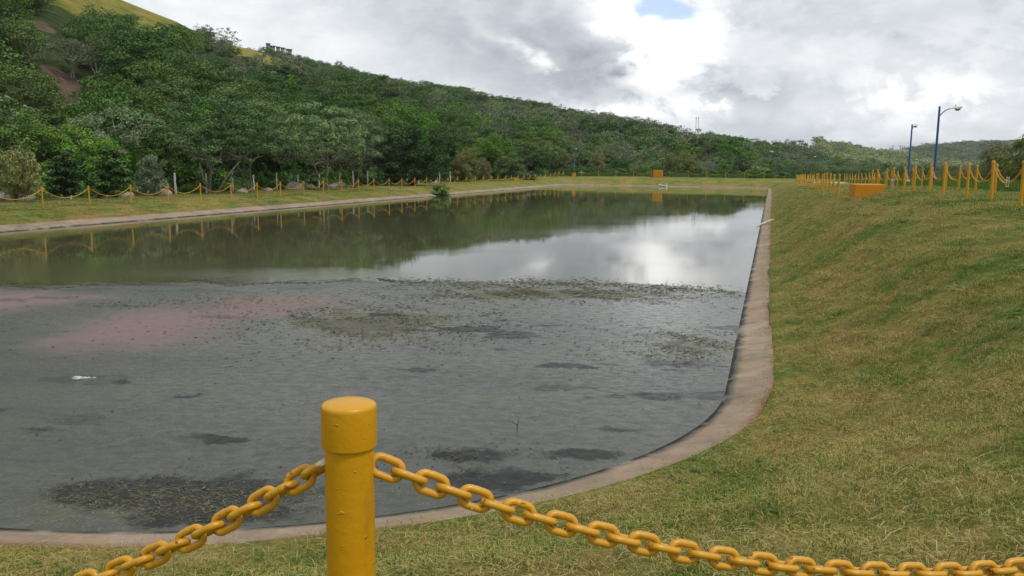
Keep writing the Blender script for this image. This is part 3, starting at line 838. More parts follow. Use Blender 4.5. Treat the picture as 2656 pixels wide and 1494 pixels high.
mat_valley, g = material('valley_hill_ground')
pos = g.n('ShaderNodeNewGeometry', out=None).outputs['Position']
col = g.ramp(g.noise(pos, .018, 5, .65), [(.3, (.12, .17, .06)), (.5, (.24, .27, .10)), (.66, (.42, .40, .16))])
g.surf(g.principled(col, .95, None, .05))
mat_ridge, g = material('far_forest_ground')
pos = g.n('ShaderNodeNewGeometry', out=None).outputs['Position']
col = g.ramp(g.noise(pos, .03, 7, .7), [(.3, (.022, .045, .022)), (.55, (.045, .075, .034)), (.75, (.08, .11, .05))])
g.surf(g.principled(col, .95, g.bump(g.noise(pos, .05, 6, .7), 12, 1), .05))

_, z_valley, A_valley = far_ridge('valley_hill', 'paler sunlit hill of scattered trees beyond the wooded slope',
    [(1960, 440), (2020, 410), (2060, 396), (2120, 386), (2170, 386), (2220, 394), (2270, 406), (2330, 414), (2400, 424), (2470, 436), (2540, 446)], 480, 900, 1.0, mat_valley, rough=2.5)
_, z_right, A_right = far_ridge('far_ridge', 'dark forested ridge closing the valley on the right',
    [(2200, 444), (2300, 420), (2380, 402), (2440, 394), (2520, 390), (2600, 384), (2700, 378), (2850, 372), (3000, 392)], 1100, 1900, 1.0, mat_ridge, rough=8)
far_ridge('blue_mountain', 'blue distant mountain behind the right ridge', [(2400, 440), (2500, 400), (2560, 378), (2590, 366), (2640, 361), (2700, 358), (2790, 362), (2960, 392)], 2000, 2500, 1.0, mat_ridge, rough=14)

# ------------------------------------------------------------------ plants: leaf clouds on limbs
def leaf_cloud(rg, C, Rad, per, L, W, upb=.8, hang=0.0, shell=.45):
    C, Rad = np.asarray(C, float), np.asarray(Rad, float)
    n = len(C) * per
    ci = np.repeat(np.arange(len(C)), per)
    d_ = rg.normal(size=(n, 3)); d_ /= np.linalg.norm(d_, axis=1)[:, None]
    rr_ = rg.random(n) ** shell
    p = C[ci] + d_ * rr_[:, None] * Rad[ci]
    nrm = d_ * .6 + np.array([0, 0, upb]) + rg.normal(size=(n, 3)) * .45
    nrm /= np.linalg.norm(nrm, axis=1)[:, None]
    tgt = rg.normal(size=(n, 3)) + d_ * .8 - np.array([0, 0, hang])
    tgt -= (tgt * nrm).sum(1)[:, None] * nrm * (1 - min(hang, 1) * .6)
    tgt /= np.linalg.norm(tgt, axis=1)[:, None] + 1e-9
    b = np.cross(nrm, tgt); b /= np.linalg.norm(b, axis=1)[:, None] + 1e-9
    l = L * rg.uniform(.6, 1.3, n)[:, None] / 2; w_ = W * rg.uniform(.7, 1.2, n)[:, None] / 2
    bend = nrm * l * .25
    V = np.stack([p - tgt * l - bend, p + b * w_, p + tgt * l - bend, p - b * w_], 1)
    ct = rg.random(len(C))
    tone = np.clip(.45 * rg.random(n) + .55 * ct[ci], 0, 1)
    return V, tone

def limb(rg, a, b, r0, r1, sag=.15, k=6, wob=.06):
    a, b = np.array(a, float), np.array(b, float)
    t = np.linspace(0, 1, k)[:, None]
    L = np.linalg.norm(b - a)
    p = a + (b - a) * t + np.array([0, 0, 1]) * (sag * L * np.sin(math.pi * t))
    p[1:-1] += rg.normal(size=(k - 2, 3)) * wob * L * .5
    return p, np.linspace(r0, r1, k)

def tree_meshes(name, seed, H, R, leafm, barkm, crown_base=.35, n_limb=16, per=90, L=.3, W=.13, clump=.85, flat=.5, stems=1, lean=0.0, tr=.10, hang=0.0, upb=.8, dome=1.0, extra=10, spread=.25, fork=None):
    """returns (trunk mesh, crown mesh) for a tree of height H and crown radius R"""
    rg = np.random.default_rng(seed)
    tb = MB(); C, Rd = [], []
    fh = (fork or crown_base) * H
    bases = []
    for sidx in range(stems):
        a = rg.uniform(0, 6.28)
        off = spread * R * (sidx > 0) + lean * H * (sidx == stems - 1)
        top = np.array([math.cos(a) * off, math.sin(a) * off, fh * rg.uniform(.8, 1.2)])
        p, r = limb(rg, (rg.normal() * .05, rg.normal() * .05, -.25), top, tr * rg.uniform(.8, 1.1), tr * .6, 0, 5, .04)
        tb.tube(p, r, 6); bases.append(p[-1])
    for k in range(n_limb):
        a = k * 2.399 + rg.uniform(-.4, .4)
        ph = math.acos(1 - (k + .5) / n_limb * 1.0)          # 0 top .. pi/2 rim
        rad = R * math.sin(ph) ** .85 * rg.uniform(.72, 1.08)
        zz = H * crown_base + (H * (1 - crown_base)) * (math.cos(ph) ** dome * .92) * rg.uniform(.82, 1.05) + rg.uniform(0, .12) * H
        e = np.array([math.cos(a) * rad, math.sin(a) * rad, min(zz, H)])
        b0 = bases[k % len(bases)]
        if rg.random() < .75:
            p, r = limb(rg, b0, e - np.array([0, 0, .2]), tr * .5, tr * .1, -.06, 6, .09)
            tb.tube(p, r, 4, cap=False)
            C.append(p[-3] + rg.normal(size=3) * clump * .3); Rd.append(np.array([1, 1, flat]) * clump * rg.uniform(.5, .9))
        C.append(e); Rd.append(np.array([1, 1, flat]) * clump * rg.uniform(.75, 1.25))
    for k in range(extra):
        a, q = rg.uniform(0, 6.28), rg.random() ** .5
        zz = H * crown_base + H * (1 - crown_base) * rg.uniform(-.02, .8)
        C.append([math.cos(a) * q * R * .9, math.sin(a) * q * R * .9, zz]); Rd.append(np.array([1, 1, flat]) * clump * rg.uniform(.6, 1.1))
    V, tone = leaf_cloud(rg, C, Rd, per, L, W, upb, hang)
    return tb.mesh(name + '_trunk', [barkm]), quads_mesh(name + '_crown', V, [leafm], tone)

KIT = {}
def kit(key, n, **kw):
    KIT[key] = [tree_meshes(key, 100 + hash_(key) + 17 * i, **kw) for i in range(n)]
def hash_(s):
    return sum(ord(c) * (i + 3) for i, c in enumerate(s)) % 997
kit('feathery', 3, H=7.5, R=3.6, leafm=leaf_feather, barkm=mat_bark, crown_base=.42, n_limb=28, per=150, L=.27, W=.09, clump=.78, flat=.42, stems=3, lean=.16, tr=.10, extra=8, spread=.35, fork=.34)
kit('broad', 3, H=6.5, R=3.8, leafm=leaf_bright, barkm=mat_bark, crown_base=.12, n_limb=30, per=270, L=.25, W=.115, clump=1.05, flat=.6, stems=2, tr=.12, extra=22, dome=.8)
kit('dark', 3, H=6.0, R=3.0, leafm=leaf_dark, barkm=mat_bark, crown_base=.15, n_limb=24, per=250, L=.24, W=.11, clump=.95, flat=.6, stems=2, tr=.11, extra=16)
kit('pinnate', 2, H=3.4, R=.95, leafm=leaf_dark, barkm=mat_bark, crown_base=.12, n_limb=20, per=90, L=.42, W=.10, clump=.42, flat=.42, stems=1, tr=.04, extra=16, hang=.25, dome=.9)
kit('drooping', 2, H=3.4, R=1.5, leafm=leaf_olive, barkm=mat_pale_bark, crown_base=.18, n_limb=22, per=95, L=.36, W=.06, clump=.5, flat=.9, stems=1, tr=.05, extra=18, hang=1.2, upb=.2)
kit('cone', 1, H=3.0, R=1.05, leafm=leaf_grey, barkm=mat_pale_bark, crown_base=.16, n_limb=26, per=80, L=.26, W=.055, clump=.36, flat=.8, stems=1, tr=.045, extra=26, hang=1.0, upb=.3, dome=1.5)
kit('olive', 2, H=4.6, R=1.7, leafm=leaf_olive, barkm=mat_bark, crown_base=.10, n_limb=26, per=120, L=.28, W=.07, clump=.62, flat=.9, stems=2, tr=.06, extra=22, hang=.4, upb=.5)
kit('sparse', 1, H=9.0, R=6.0, leafm=leaf_grey, barkm=mat_pale_bark, crown_base=.35, n_limb=44, per=22, L=.45, W=.25, clump=.9, flat=.4, stems=3, lean=.1, tr=.26, extra=0, spread=.4, fork=.22)
kit('shrub', 3, H=1.3, R=.9, leafm=leaf_bright, barkm=mat_bark, crown_base=.0, n_limb=12, per=60, L=.22, W=.11, clump=.38, flat=.7, stems=1, tr=.03, extra=8)
kit('dshrub', 3, H=1.6, R=1.1, leafm=leaf_dark, barkm=mat_bark, crown_base=.0, n_limb=12, per=70, L=.22, W=.11, clump=.45, flat=.7, stems=1, tr=.03, extra=8)

def hill_tree(key, seed, leafm, barkm, **kw):
    """one mesh, trunk and crown joined: too far away to show its parts"""
    t, c = tree_meshes(key, seed, leafm=leafm, barkm=barkm, **kw)
    rg = np.random.default_rng(seed)
    me = bpy.data.meshes.new(key)
    nv, nw = len(t.vertices), len(c.vertices)
    V = [tuple(v.co) for v in t.vertices] + [tuple(v.co) for v in c.vertices]
    F = [tuple(p.vertices) for p in t.polygons] + [tuple(i + nv for i in p.vertices) for p in c.polygons]
    me.from_pydata(V, [], F)
    me.materials.append(barkm); me.materials.append(leafm)
    me.polygons.foreach_set('material_index', [0] * len(t.polygons) + [1] * len(c.polygons))
    tn = np.zeros(nv + nw, np.float32); tmp = np.zeros(nw, np.float32)
    c.attributes['tone'].data.foreach_get('value', tmp); tn[nv:] = tmp
    me.attributes.new('tone', 'FLOAT', 'POINT').data.foreach_set('value', tn)
    me.update()
    bpy.data.meshes.remove(t); bpy.data.meshes.remove(c)
    return me
HK = [
    ('umbrella', hill_tree('forest_tree', 1, leaf_forest, mat_bark, H=6.2, R=3.9, crown_base=.42, n_limb=18, per=52, L=.55, W=.26, clump=1.15, flat=.42, stems=2, tr=.13, extra=6, dome=.8)),
    ('umbrella', hill_tree('forest_tree', 2, leaf_forest, mat_bark, H=5.6, R=4.2, crown_base=.46, n_limb=20, per=48, L=.55, W=.26, clump=1.1, flat=.38, stems=2, tr=.13, extra=6, dome=.7)),
    ('rounded', hill_tree('forest_tree', 3, leaf_dark, mat_bark, H=6.0, R=3.2, crown_base=.18, n_limb=18, per=56, L=.52, W=.28, clump=1.15, flat=.6, stems=1, tr=.14, extra=10)),
    ('rounded', hill_tree('forest_tree', 4, leaf_forest, mat_bark, H=5.0, R=3.0, crown_base=.12, n_limb=18, per=56, L=.52, W=.28, clump=1.05, flat=.6, stems=1, tr=.14, extra=10)),
    ('pale', hill_tree('forest_tree', 5, leaf_grey, mat_pale_bark, H=6.4, R=3.8, crown_base=.42, n_limb=22, per=30, L=.46, W=.22, clump=.95, flat=.42, stems=2, tr=.15, extra=3)),
    ('dry', hill_tree('forest_tree', 6, leaf_dry, mat_pale_bark, H=5.0, R=3.2, crown_base=.35, n_limb=24, per=12, L=.38, W=.16, clump=.9, flat=.5, stems=3, tr=.11, extra=2)),
    ('bright', hill_tree('forest_tree', 7, leaf_bright, mat_bark, H=5.6, R=3.2, crown_base=.15, n_limb=20, per=56, L=.50, W=.26, clump=1.05, flat=.55, stems=1, tr=.13, extra=10)),
]

# ------------------------------------------------------------------ trees one can tell apart, along the left bank and beyond the far fence
def plant(kind, px, Y, label, top=None, scale=None, wide=1.0, variant=0, cat='tree', name='tree', rz=None, group=None, z=None):
    X = kx(px) * Y
    s_, _i = nearest([(X, Y)])
    zg = max(gz(X, Y), float(hill_z(X, Y))) if z is None else z
    tm, cm = KIT[kind][variant % len(KIT[kind])]
    Hm = max(v.co.z for v in cm.vertices)
    if scale is None:
        scale = (at_y(px, top, Y).z - zg) / Hm
    root = link(name, None, (X, Y, zg - .05), (0, 0, rz if rz is not None else random.uniform(0, 6.28)), (scale * wide, scale * wide, scale))
    tag(root, label, cat, group)
    link('trunk', tm, parent=root)
    link('crown', cm, parent=root)
    return root
plant('drooping', 45, 46.5, 'olive tree with drooping narrow leaves behind the first whitewashed stake', top=372, wide=.95)
plant('pinnate', 168, 50, 'slim dark tree of feathered fronds before the second whitewashed stake', top=382, wide=1.0)
plant('pinnate', 290, 53.5, 'wider dark tree of feathered fronds before the third whitewashed stake', top=378, wide=1.15, variant=1)
plant('cone', 393, 57, 'small grey-green cone-shaped tree beside the tan boulder on the left bank', top=392)
big = [('feathery', 545, 63, 238, 1.12, 0, 'tall feathery tree with a trunk leaning left above the fifth whitewashed stake'),
       ('feathery', 648, 67, 252, .92, 1, 'tall feathery tree whose thin bent stems rise between the sixth and seventh stakes'),
       ('feathery', 848, 73, 258, .95, 2, 'tall feathery tree with one straight pale trunk and a leaning second stem'),
       ('feathery', 762, 77, 282, .85, 1, 'shorter feathery tree filling the gap between two tall feathery trees'),
       ('feathery', 918, 82, 290, .85, 0, 'feathery tree with a slim pale trunk right of the straight-trunked one'),
       ('dark', 1068, 93, 318, 1.15, 0, 'dense dark tree with a black forked trunk before the twelfth stake'),
       ('feathery', 985, 92, 312, .8, 2, 'small feathery tree standing left of the dense black-trunked tree'),
       ('olive', 1205, 117, 378, 1.25, 0, 'yellowish bushy tree of fine leaves above the leftward bend of the far bank'),
       ('olive', 1252, 124, 405, 1.0, 1, 'low yellowish bush-like tree right of the yellowish fine-leaved tree'),
       ('dark', 1325, 131, 392, 1.2, 1, 'wide dark tree behind the purple-flowered bush'),
       ('olive', 1460, 160, 388, .95, 1, 'yellowish oval tree just left of the far lamp post'),
       ('olive', 1548, 168, 380, .85, 0, 'yellowish oval tree right of the far lamp post'),
       ('dark', 1610, 172, 408, 1.2, 2, 'dark low tree between the yellowish oval tree and the far yellow block'),
       ('olive', 1775, 152, 386, 1.15, 0, 'large yellow-green tree behind the far fence right of the far yellow block'),
       ('olive', 1738, 156, 402, .9, 1, 'smaller yellow-green tree touching the large one behind the far fence'),
       ('dark', 1922, 150, 408, .8, 0, 'small dark tree behind the far fence near its right corner'),
       ('olive', 1946, 153, 418, .7, 1, 'small light green tree next to the small dark one at the far right corner'),
       ('broad', 1045, 128, 262, 1.05, 0, 'round light green tree standing out of the lower slope'),
       ('broad', 975, 118, 292, .8, 1, 'bright yellow-green tree left of the round light green one on the slope'),
       ('broad', 1105, 135, 285, .75, 2, 'light green tree right of the round one on the lower slope')]
for kind, px, Y, top, wd, var, lab in big:
    plant(kind, px, Y, lab, top=top, wide=wd, variant=var)
mass = [(-60, 60, 318, 1), (35, 64, 282, 0), (130, 62, 300, 1), (225, 63, 322, 2), (300, 66, 345, 0), (75, 71, 276, 2), (185, 72, 300, 0), (350, 70, 358, 1), (410, 73, 335, 2), (470, 76, 318, 1)]
NTH = {q[0]: ordinal(n_) for part_ in (mass[:7], mass[7:]) for n_, q in enumerate(sorted(part_))}
for i, (px, Y, top, var) in enumerate(mass):
    plant('broad' if i < 7 else 'dark', px, Y, (NTH[px] + ' from the left of the broad bright green thicket trees') if i < 7 else (NTH[px] + ' from the left of the dark trees behind the grey-green cone tree'),
          top=top, wide=1.0, variant=var, group='thicket trees at the hill foot' if i < 7 else 'dark trees behind the grey-green cone tree')
back = [(590, 84), (690, 88), (735, 92), (800, 95), (880, 99), (1010, 108), (1140, 126), (1180, 136), (1270, 140), (1380, 160), (1420, 168)]
for i, (px, Y) in enumerate(back):
    plant('dark' if i % 2 else 'broad', px, Y, '%s from the left of the %s trees in the second row behind the feathery trees' % (ordinal(i // 2), 'dark' if i % 2 else 'green'),
          scale=random.uniform(.85, 1.1), variant=i, group='second row of trees at the hill foot')
r_ = on_hill(588, 146)
sp = plant('sparse', 588, r_[1], 'wide bare-looking pale tree on the ridge beside the hilltop houses', top=68, wide=.8, z=r_[2])
sp.location = (r_[0], r_[1], r_[2] - .3)
plant('olive', 2583, 112, 'lone wispy tree rising beyond the second fence on the right', top=368, wide=1.1, variant=1)
plant('drooping', 2676, 52, 'dark feathery tree cut off by the right edge of the picture', top=322, wide=1.0, variant=1)
plant('dark', 2650, 88, 'rounded dark bush behind the second fence at the right edge', top=404, wide=1.6, variant=2, name='bush', cat='bush')
plant('shrub', 1143, 82.4, 'round grey-leaved bush growing on the concrete edge at the waterline', scale=.78, wide=1.25, name='bush', cat='bush', z=.08)
plant('shrub', 1965, 149, 'pale yellow-flowered shrub at the far right corner of the fence', scale=1.5, wide=1.3, variant=1, name='bush', cat='bush')
def flowering(px, Y, top, mat, label, R):
    tm, cm = KIT['dshrub'][0]
    X = kx(px) * Y; zg = gz(X, Y); H = at_y(px, top, Y).z - zg
    root = tag(link('bush', None, (X, Y, zg - .05), (0, 0, 1)), label, 'bush')
    link('trunk', tm, scl=(R / 1.1, R / 1.1, H / 1.6), parent=root); link('crown', cm, scl=(R / 1.1, R / 1.1, H / 1.6), parent=root)
    rg = np.random.default_rng(px)
    C = np.c_[rg.normal(size=(14, 2)) * R * .5, rg.uniform(.65, 1.0, 14) * H]
    V, tn = leaf_cloud(rg, C, np.full((14, 3), .22), 16, .16, .12)
    tag(link('blossom', quads_mesh('blossom', V, [mat], tn), parent=root), kind='stuff')
flowering(1368, 134, 448, mat_purple, 'bush with purple blossom behind the left end of the far fence', 1.5)
flowering(1508, 149, 447, mat_cream, 'low bush with cream blossom right of the far lamp post', 1.1)

# ------------------------------------------------------------------ the wooded hillside
gx, gy = np.meshgrid(np.arange(-330, 190, 5.2), np.arange(40, 640, 5.2))
cand = np.stack([gx.ravel(), gy.ravel()], 1) + rng.uniform(-2.0, 2.0, (gx.size, 2))
ca, cr = np.arctan2(cand[:, 0], cand[:, 1]), np.hypot(cand[:, 0], cand[:, 1])
crb, crc = np.interp(ca, HAZ, HRB), np.interp(ca, HAZ, HRC)
ct = (cr - crb) / (crc - crb)
keep = (ca > R_(-36)) & (ca < HAZ[-1]) & (ct > .015) & (ct < 1.12)
keep &= rng.random(len(cand)) > patch_val(cand[:, 0], cand[:, 1], ('soil',)) * .70
keep &= rng.random(len(cand)) > patch_val(cand[:, 0], cand[:, 1], ('grass',)) * .97
keep &= rng.random(len(cand)) > patch_val(cand[:, 0], cand[:, 1], ('thin',)) * .35
keep &= ~((rng.random(len(cand)) < .12))
_cz = hill_z(cand[:, 0], cand[:, 1])
# open ground seen between the crowns: bare earth cuts and the grassy hilltop keep the trees below them low
for px, py, rx_, ry_, pr_ in [(165, 205, 16, 10, .40), (235, 250, 16, 10, .25), (1475, 350, 32, 12, .85), (1790, 376, 36, 18, .85), (100, 60, 10, 10, .3),
                              (190, 0, 22, 9, .85), (255, 6, 32, 12, .90), (330, 10, 40, 12, .90), (405, 24, 34, 14, .93), (462, 40, 22, 10, .9), (585, 122, 20, 10, .7), (640, 150, 30, 12, .4)]:
    q_ = ray(px, py); a0_, e0_ = math.atan2(q_.x, q_.y), q_.z / math.hypot(q_.x, q_.y)
    cover = (np.abs(ca - a0_) < rx_ / FPX + 4.0 / cr) & ((_cz + 7.5 - EYE) / cr > e0_ - ry_ / FPX) & ((_cz - EYE) / cr < e0_ + ry_ / FPX)
    keep &= ~(cover & (rng.random(len(cand)) < pr_))
cand, ca, cr, ct = cand[keep], ca[keep], cr[keep], ct[keep]
cz = hill_z(cand[:, 0], cand[:, 1])
hs = np.interp(ca, HAZ, HT) / 5.6
csc = (1 + (hs - 1) * np.clip(ct * 2.2 - .5, 0, 1)) * rng.uniform(.72, 1.28, len(cand))
csc *= np.where((ct < .12), .85, 1.0)
lower_big = np.clip((cr < 200) * 1.0, 0, 1)
csc *= 1.06 + .06 * lower_big
thin = patch_val(cand[:, 0], cand[:, 1], ('thin',), 1.2)
csc *= 1 - .45 * thin
clus = .5 + .5 * np.sin(cand[:, 0] * .045 + 1.3 * np.sin(cand[:, 1] * .03)) * np.sin(cand[:, 1] * .05 + cand[:, 0] * .02)
rk = rng.random(len(cand))
p = np.stack([.26 + 0 * clus, .20 + 0 * clus, .12 + .22 * clus, .18 + 0 * clus, .09 - .03 * clus, .045 + 0 * clus, .10 + .10 * (1 - clus)], 1)
p = np.cumsum(p, 1); p /= p[:, -1:]
cidx = (rk[:, None] > p).sum(1)
crot = rng.uniform(0, 6.28, len(cand))
sx = csc * rng.uniform(.85, 1.2, len(cand))
size = csc / cr * np.where(ct > 1.02, .3, 1)
inview = (ca > R_(-31.5)) & (ca < R_(24))
order = np.argsort(-size * inview)
NI = 235
FINE = [
    hill_tree('forest_tree', 11, leaf_forest, mat_bark, H=6.2, R=3.9, crown_base=.42, n_limb=20, per=150, L=.30, W=.13, clump=1.15, flat=.40, stems=2, tr=.13, extra=6, dome=.8),
    hill_tree('forest_tree', 12, leaf_forest, mat_bark, H=5.6, R=4.2, crown_base=.46, n_limb=22, per=140, L=.30, W=.13, clump=1.1, flat=.36, stems=2, tr=.13, extra=6, dome=.7),
    hill_tree('forest_tree', 13, leaf_dark, mat_bark, H=6.0, R=3.2, crown_base=.18, n_limb=20, per=170, L=.29, W=.14, clump=1.1, flat=.6, stems=1, tr=.14, extra=10),
    hill_tree('forest_tree', 14, leaf_forest, mat_bark, H=5.0, R=3.0, crown_base=.12, n_limb=20, per=170, L=.29, W=.14, clump=1.0, flat=.6, stems=1, tr=.14, extra=10),
    hill_tree('forest_tree', 15, leaf_grey, mat_pale_bark, H=6.4, R=3.8, crown_base=.42, n_limb=24, per=80, L=.27, W=.12, clump=.95, flat=.42, stems=2, tr=.15, extra=3),
    hill_tree('forest_tree', 16, leaf_dry, mat_pale_bark, H=5.0, R=3.2, crown_base=.35, n_limb=28, per=28, L=.24, W=.10, clump=.9, flat=.5, stems=3, tr=.11, extra=2),
    hill_tree('forest_tree', 17, leaf_bright, mat_bark, H=5.6, R=3.2, crown_base=.15, n_limb=22, per=170, L=.28, W=.13, clump=1.05, flat=.55, stems=1, tr=.13, extra=10)]
COLN = {'umbrella': 'flat-topped green', 'rounded': 'rounded dark green', 'pale': 'pale grey-green', 'dry': 'half-bare dry', 'bright': 'bright green'}
named = {}
for j in order[:NI]:
    kind = HK[cidx[j]][0]
    side = 'left' if ca[j] < R_(-18) else ('middle' if ca[j] < R_(0) else 'right')
    lev = 'foot' if ct[j] < .12 else ('lower slope' if ct[j] < .4 else 'upper slope')
    named.setdefault((COLN[kind], lev, side), []).append(j)
for (cn, lev, side), js in named.items():
    for n_, j in enumerate(sorted(js, key=lambda q: ca[q])):
        o = link('forest_tree', FINE[cidx[j]], (cand[j, 0], cand[j, 1], cz[j] - .3), (0, 0, crot[j]), (sx[j], sx[j], csc[j]))
        tag(o, '%s from left of the %s trees on the hill, %s %s' % (ordinal(n_), cn, side, lev), 'tree', '%s trees on the %s %s' % (cn, side, lev))
rest = order[NI:]
HSRC = [bpy.data.objects.new('forest_tree_model', me) for _, me in HK]
fo = scatter('forest', np.c_[cand[rest], cz[rest] - .3], crot[rest], np.c_[sx[rest], sx[rest], csc[rest]], cidx[rest], HSRC)
tag(fo, 'dense forest covering the rest of the hillside', kind='stuff')

# hedge of trees and bushes where the valley floor meets the hills
n = 1500
tpx = rng.uniform(1400, 2760, n)
tr0 = np.interp(tpx, [1400, 1700, 1900, 2100, 2300, 2450, 2760], [166, 182, 205, 250, 285, 260, 200])
tr_ = tr0 + rng.random(n) ** 1.4 * 130
taz = np.arctan((tpx - CXP) / FPX)
tp = np.stack([np.sin(taz) * tr_, np.cos(taz) * tr_], 1)
tz = np.maximum(ground_z(tp), np.where(hill_z(tp[:, 0], tp[:, 1]) > 0, hill_z(tp[:, 0], tp[:, 1]), 0))
ts = np.interp(tpx, [1400, 1900, 2060, 2350, 2450, 2760], [.62, .60, .62, .55, .50, .50]) * rng.uniform(.5, 1.15, n) * np.clip(.45 + (tr_ - tr0) / 45, 0, 1)
tag(scatter('treeline', np.c_[tp, tz - .2], rng.uniform(0, 6.28, n), np.c_[ts * 1.15, ts * 1.15, ts], rng.choice([0, 1, 2, 2, 3, 3, 6], n), HSRC),
    'belt of trees and bushes where the grass meets the hills', kind='stuff')
# valley hill trees with sunlight painted into their leaves, big dark crowns on the far ridge
VSRC = []
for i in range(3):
    me = hill_tree('valley_tree', 40 + i, leaf_valley_sunlit, mat_bark, H=6.5, R=4.2, crown_base=.25, n_limb=14, per=34, L=.9, W=.5, clump=1.4, flat=.55, stems=1, tr=.16, extra=6)
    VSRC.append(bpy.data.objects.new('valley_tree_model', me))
n = 1700
va = rng.uniform(A_valley[0], A_valley[-1], n); vr = rng.uniform(520, 960, n)
vp = np.stack([np.sin(va) * vr, np.cos(va) * vr], 1)
vz = z_valley(vp)
kp = ~((va < math.atan2(kx(2115), 1)) & (vr > 780)) & (rng.random(n) > .5 * (np.sin(va * 70 + vr * .02) > .5))
vs = rng.uniform(.6, 1.2, n)
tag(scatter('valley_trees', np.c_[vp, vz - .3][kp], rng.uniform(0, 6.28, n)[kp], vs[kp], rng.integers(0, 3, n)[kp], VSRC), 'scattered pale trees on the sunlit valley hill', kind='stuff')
n = 5200
ra_ = rng.uniform(A_right[0], A_right[-1], n); rr_ = 1150 + rng.random(n) * 790
rp = np.stack([np.sin(ra_) * rr_, np.cos(ra_) * rr_], 1)
rsc = rng.uniform(1.5, 2.6, n)
tag(scatter('far_woods', np.c_[rp, z_right(rp) - 1], rng.uniform(0, 6.28, n), np.c_[rsc * 1.3, rsc * 1.3, rsc], rng.choice([0, 2, 3], n), HSRC), 'far woods covering the right ridge', kind='stuff')
tX = kx(2124)
tm = hill_tree('crown_tree', 60, leaf_valley_sunlit, mat_bark, H=9, R=6, crown_base=.25, n_limb=20, per=60, L=.9, W=.5, clump=1.7, flat=.6, stems=2, tr=.3, extra=8)
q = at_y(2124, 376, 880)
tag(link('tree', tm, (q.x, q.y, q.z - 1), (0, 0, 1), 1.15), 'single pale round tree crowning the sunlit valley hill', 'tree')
for i, (px, py) in enumerate([(2185, 375), (2203, 377), (2222, 384), (2088, 385)]):
    q = at_y(px, py, 885)
    tag(link('tree', HK[2][1], (q.x, q.y, q.z - 1.5), (0, 0, i), .9), '%s from the left of the small dark trees on the valley hill crest' % ordinal((1, 2, 3, 0)[i]), 'tree', 'dark trees along the valley hill crest')
for i, (px, py) in enumerate([(880, 167), (907, 178), (924, 180), (981, 192), (1604, 296), (1660, 305)]):
    q = on_hill(px, py + 6)
    tag(link('tree', HK[2][1] if i < 4 else HK[0][1], (q[0], q[1], q[2]), (0, 0, i), 1.05 if i != 0 else 1.2), ('%s round dark tree on the skyline right of the ochre house' % ordinal(i) if i < 4 else '%s flat-topped tree on the skyline of the right half of the ridge' % ordinal(i - 4)), 'tree',
        'dark ridge trees near the ochre house' if i < 4 else 'flat-topped ridge trees')

# undergrowth at the foot of the hill and beyond the far fence
SSRC = [bpy.data.objects.new('shrub_model', KIT[k][v][1]) for k in ('dshrub', 'shrub') for v in range(3)]
n = 2600
uu = rng.uniform(18, 150, n); vv = -42.2 - rng.random(n) ** 1.6 * 20
P_ = xy(uu, vv)
zz_ = np.maximum(ground_z(P_), hill_z(P_[:, 0], P_[:, 1]))
near_edge = np.clip((-vv - 41.5) / 4, .2, 1)
us = rng.uniform(.45, 1.2, n) * near_edge
tag(scatter('undergrowth', np.c_[P_, zz_ - .1], rng.uniform(0, 6.28, n), us, rng.choice([0, 1, 2, 0, 1, 2, 3, 4], n), SSRC), 'shady undergrowth under the trees along the left bank', kind='stuff')
n = 1100
uu = 144 + rng.random(n) ** 1.5 * 26; vv = rng.uniform(-42, 22, n)
P_ = xy(uu, vv)
us = rng.uniform(.3, .95, n) * np.clip((uu - 141) / 9, .3, 1)
tag(scatter('undergrowth', np.c_[P_, ground_z(P_) - .1], rng.uniform(0, 6.28, n), us, rng.choice([0, 1, 3, 4, 5, 3], n), SSRC), 'light green weeds and bushes behind the far fence', kind='stuff')

# ------------------------------------------------------------------ fence posts and chains
def post_meshes(mat, seg, fine):
    a, b = MB(), MB()
    pr_ = .0475 if fine else .038
    a.lathe([(pr_, -.75 if fine else -.25), (pr_, .55), (pr_, .925)], seg)
    if fine:
        b.lathe([(.0475, .912), (.0505, .9105), (.0530, .9125), (.0535, .918), (.0535, .955), (.0535, .987), (.0530, .9915), (.0512, .9945), (.048, .9962), (.034, .9995), (.016, 1.0015), (.001, 1.002)], seg)
    else:
        b.lathe([(.038, .912), (.044, .912), (.044, .985), (.040, .995), (.02, 1.003), (.001, 1.004)], seg)
    return a.mesh('pipe', [mat]), b.mesh('cap', [mat])
PM_near = post_meshes(mat_yellow, 40, True)
PM_mid = post_meshes(mat_yellow, 14, False)
PM_far = post_meshes(mat_far_yellow, 8, False)
def post(x, y, pm, label, group, z=None, lean=(0, 0)):
    zg = gz(x, y) if z is None else z
    o = tag(link('fence_post', None, (x, y, zg), (lean[0], lean[1], random.uniform(0, 6.28))), label, 'fence post', group)
    link('pipe', pm[0], parent=o); link('cap', pm[1], parent=o)
    return (x, y, zg)

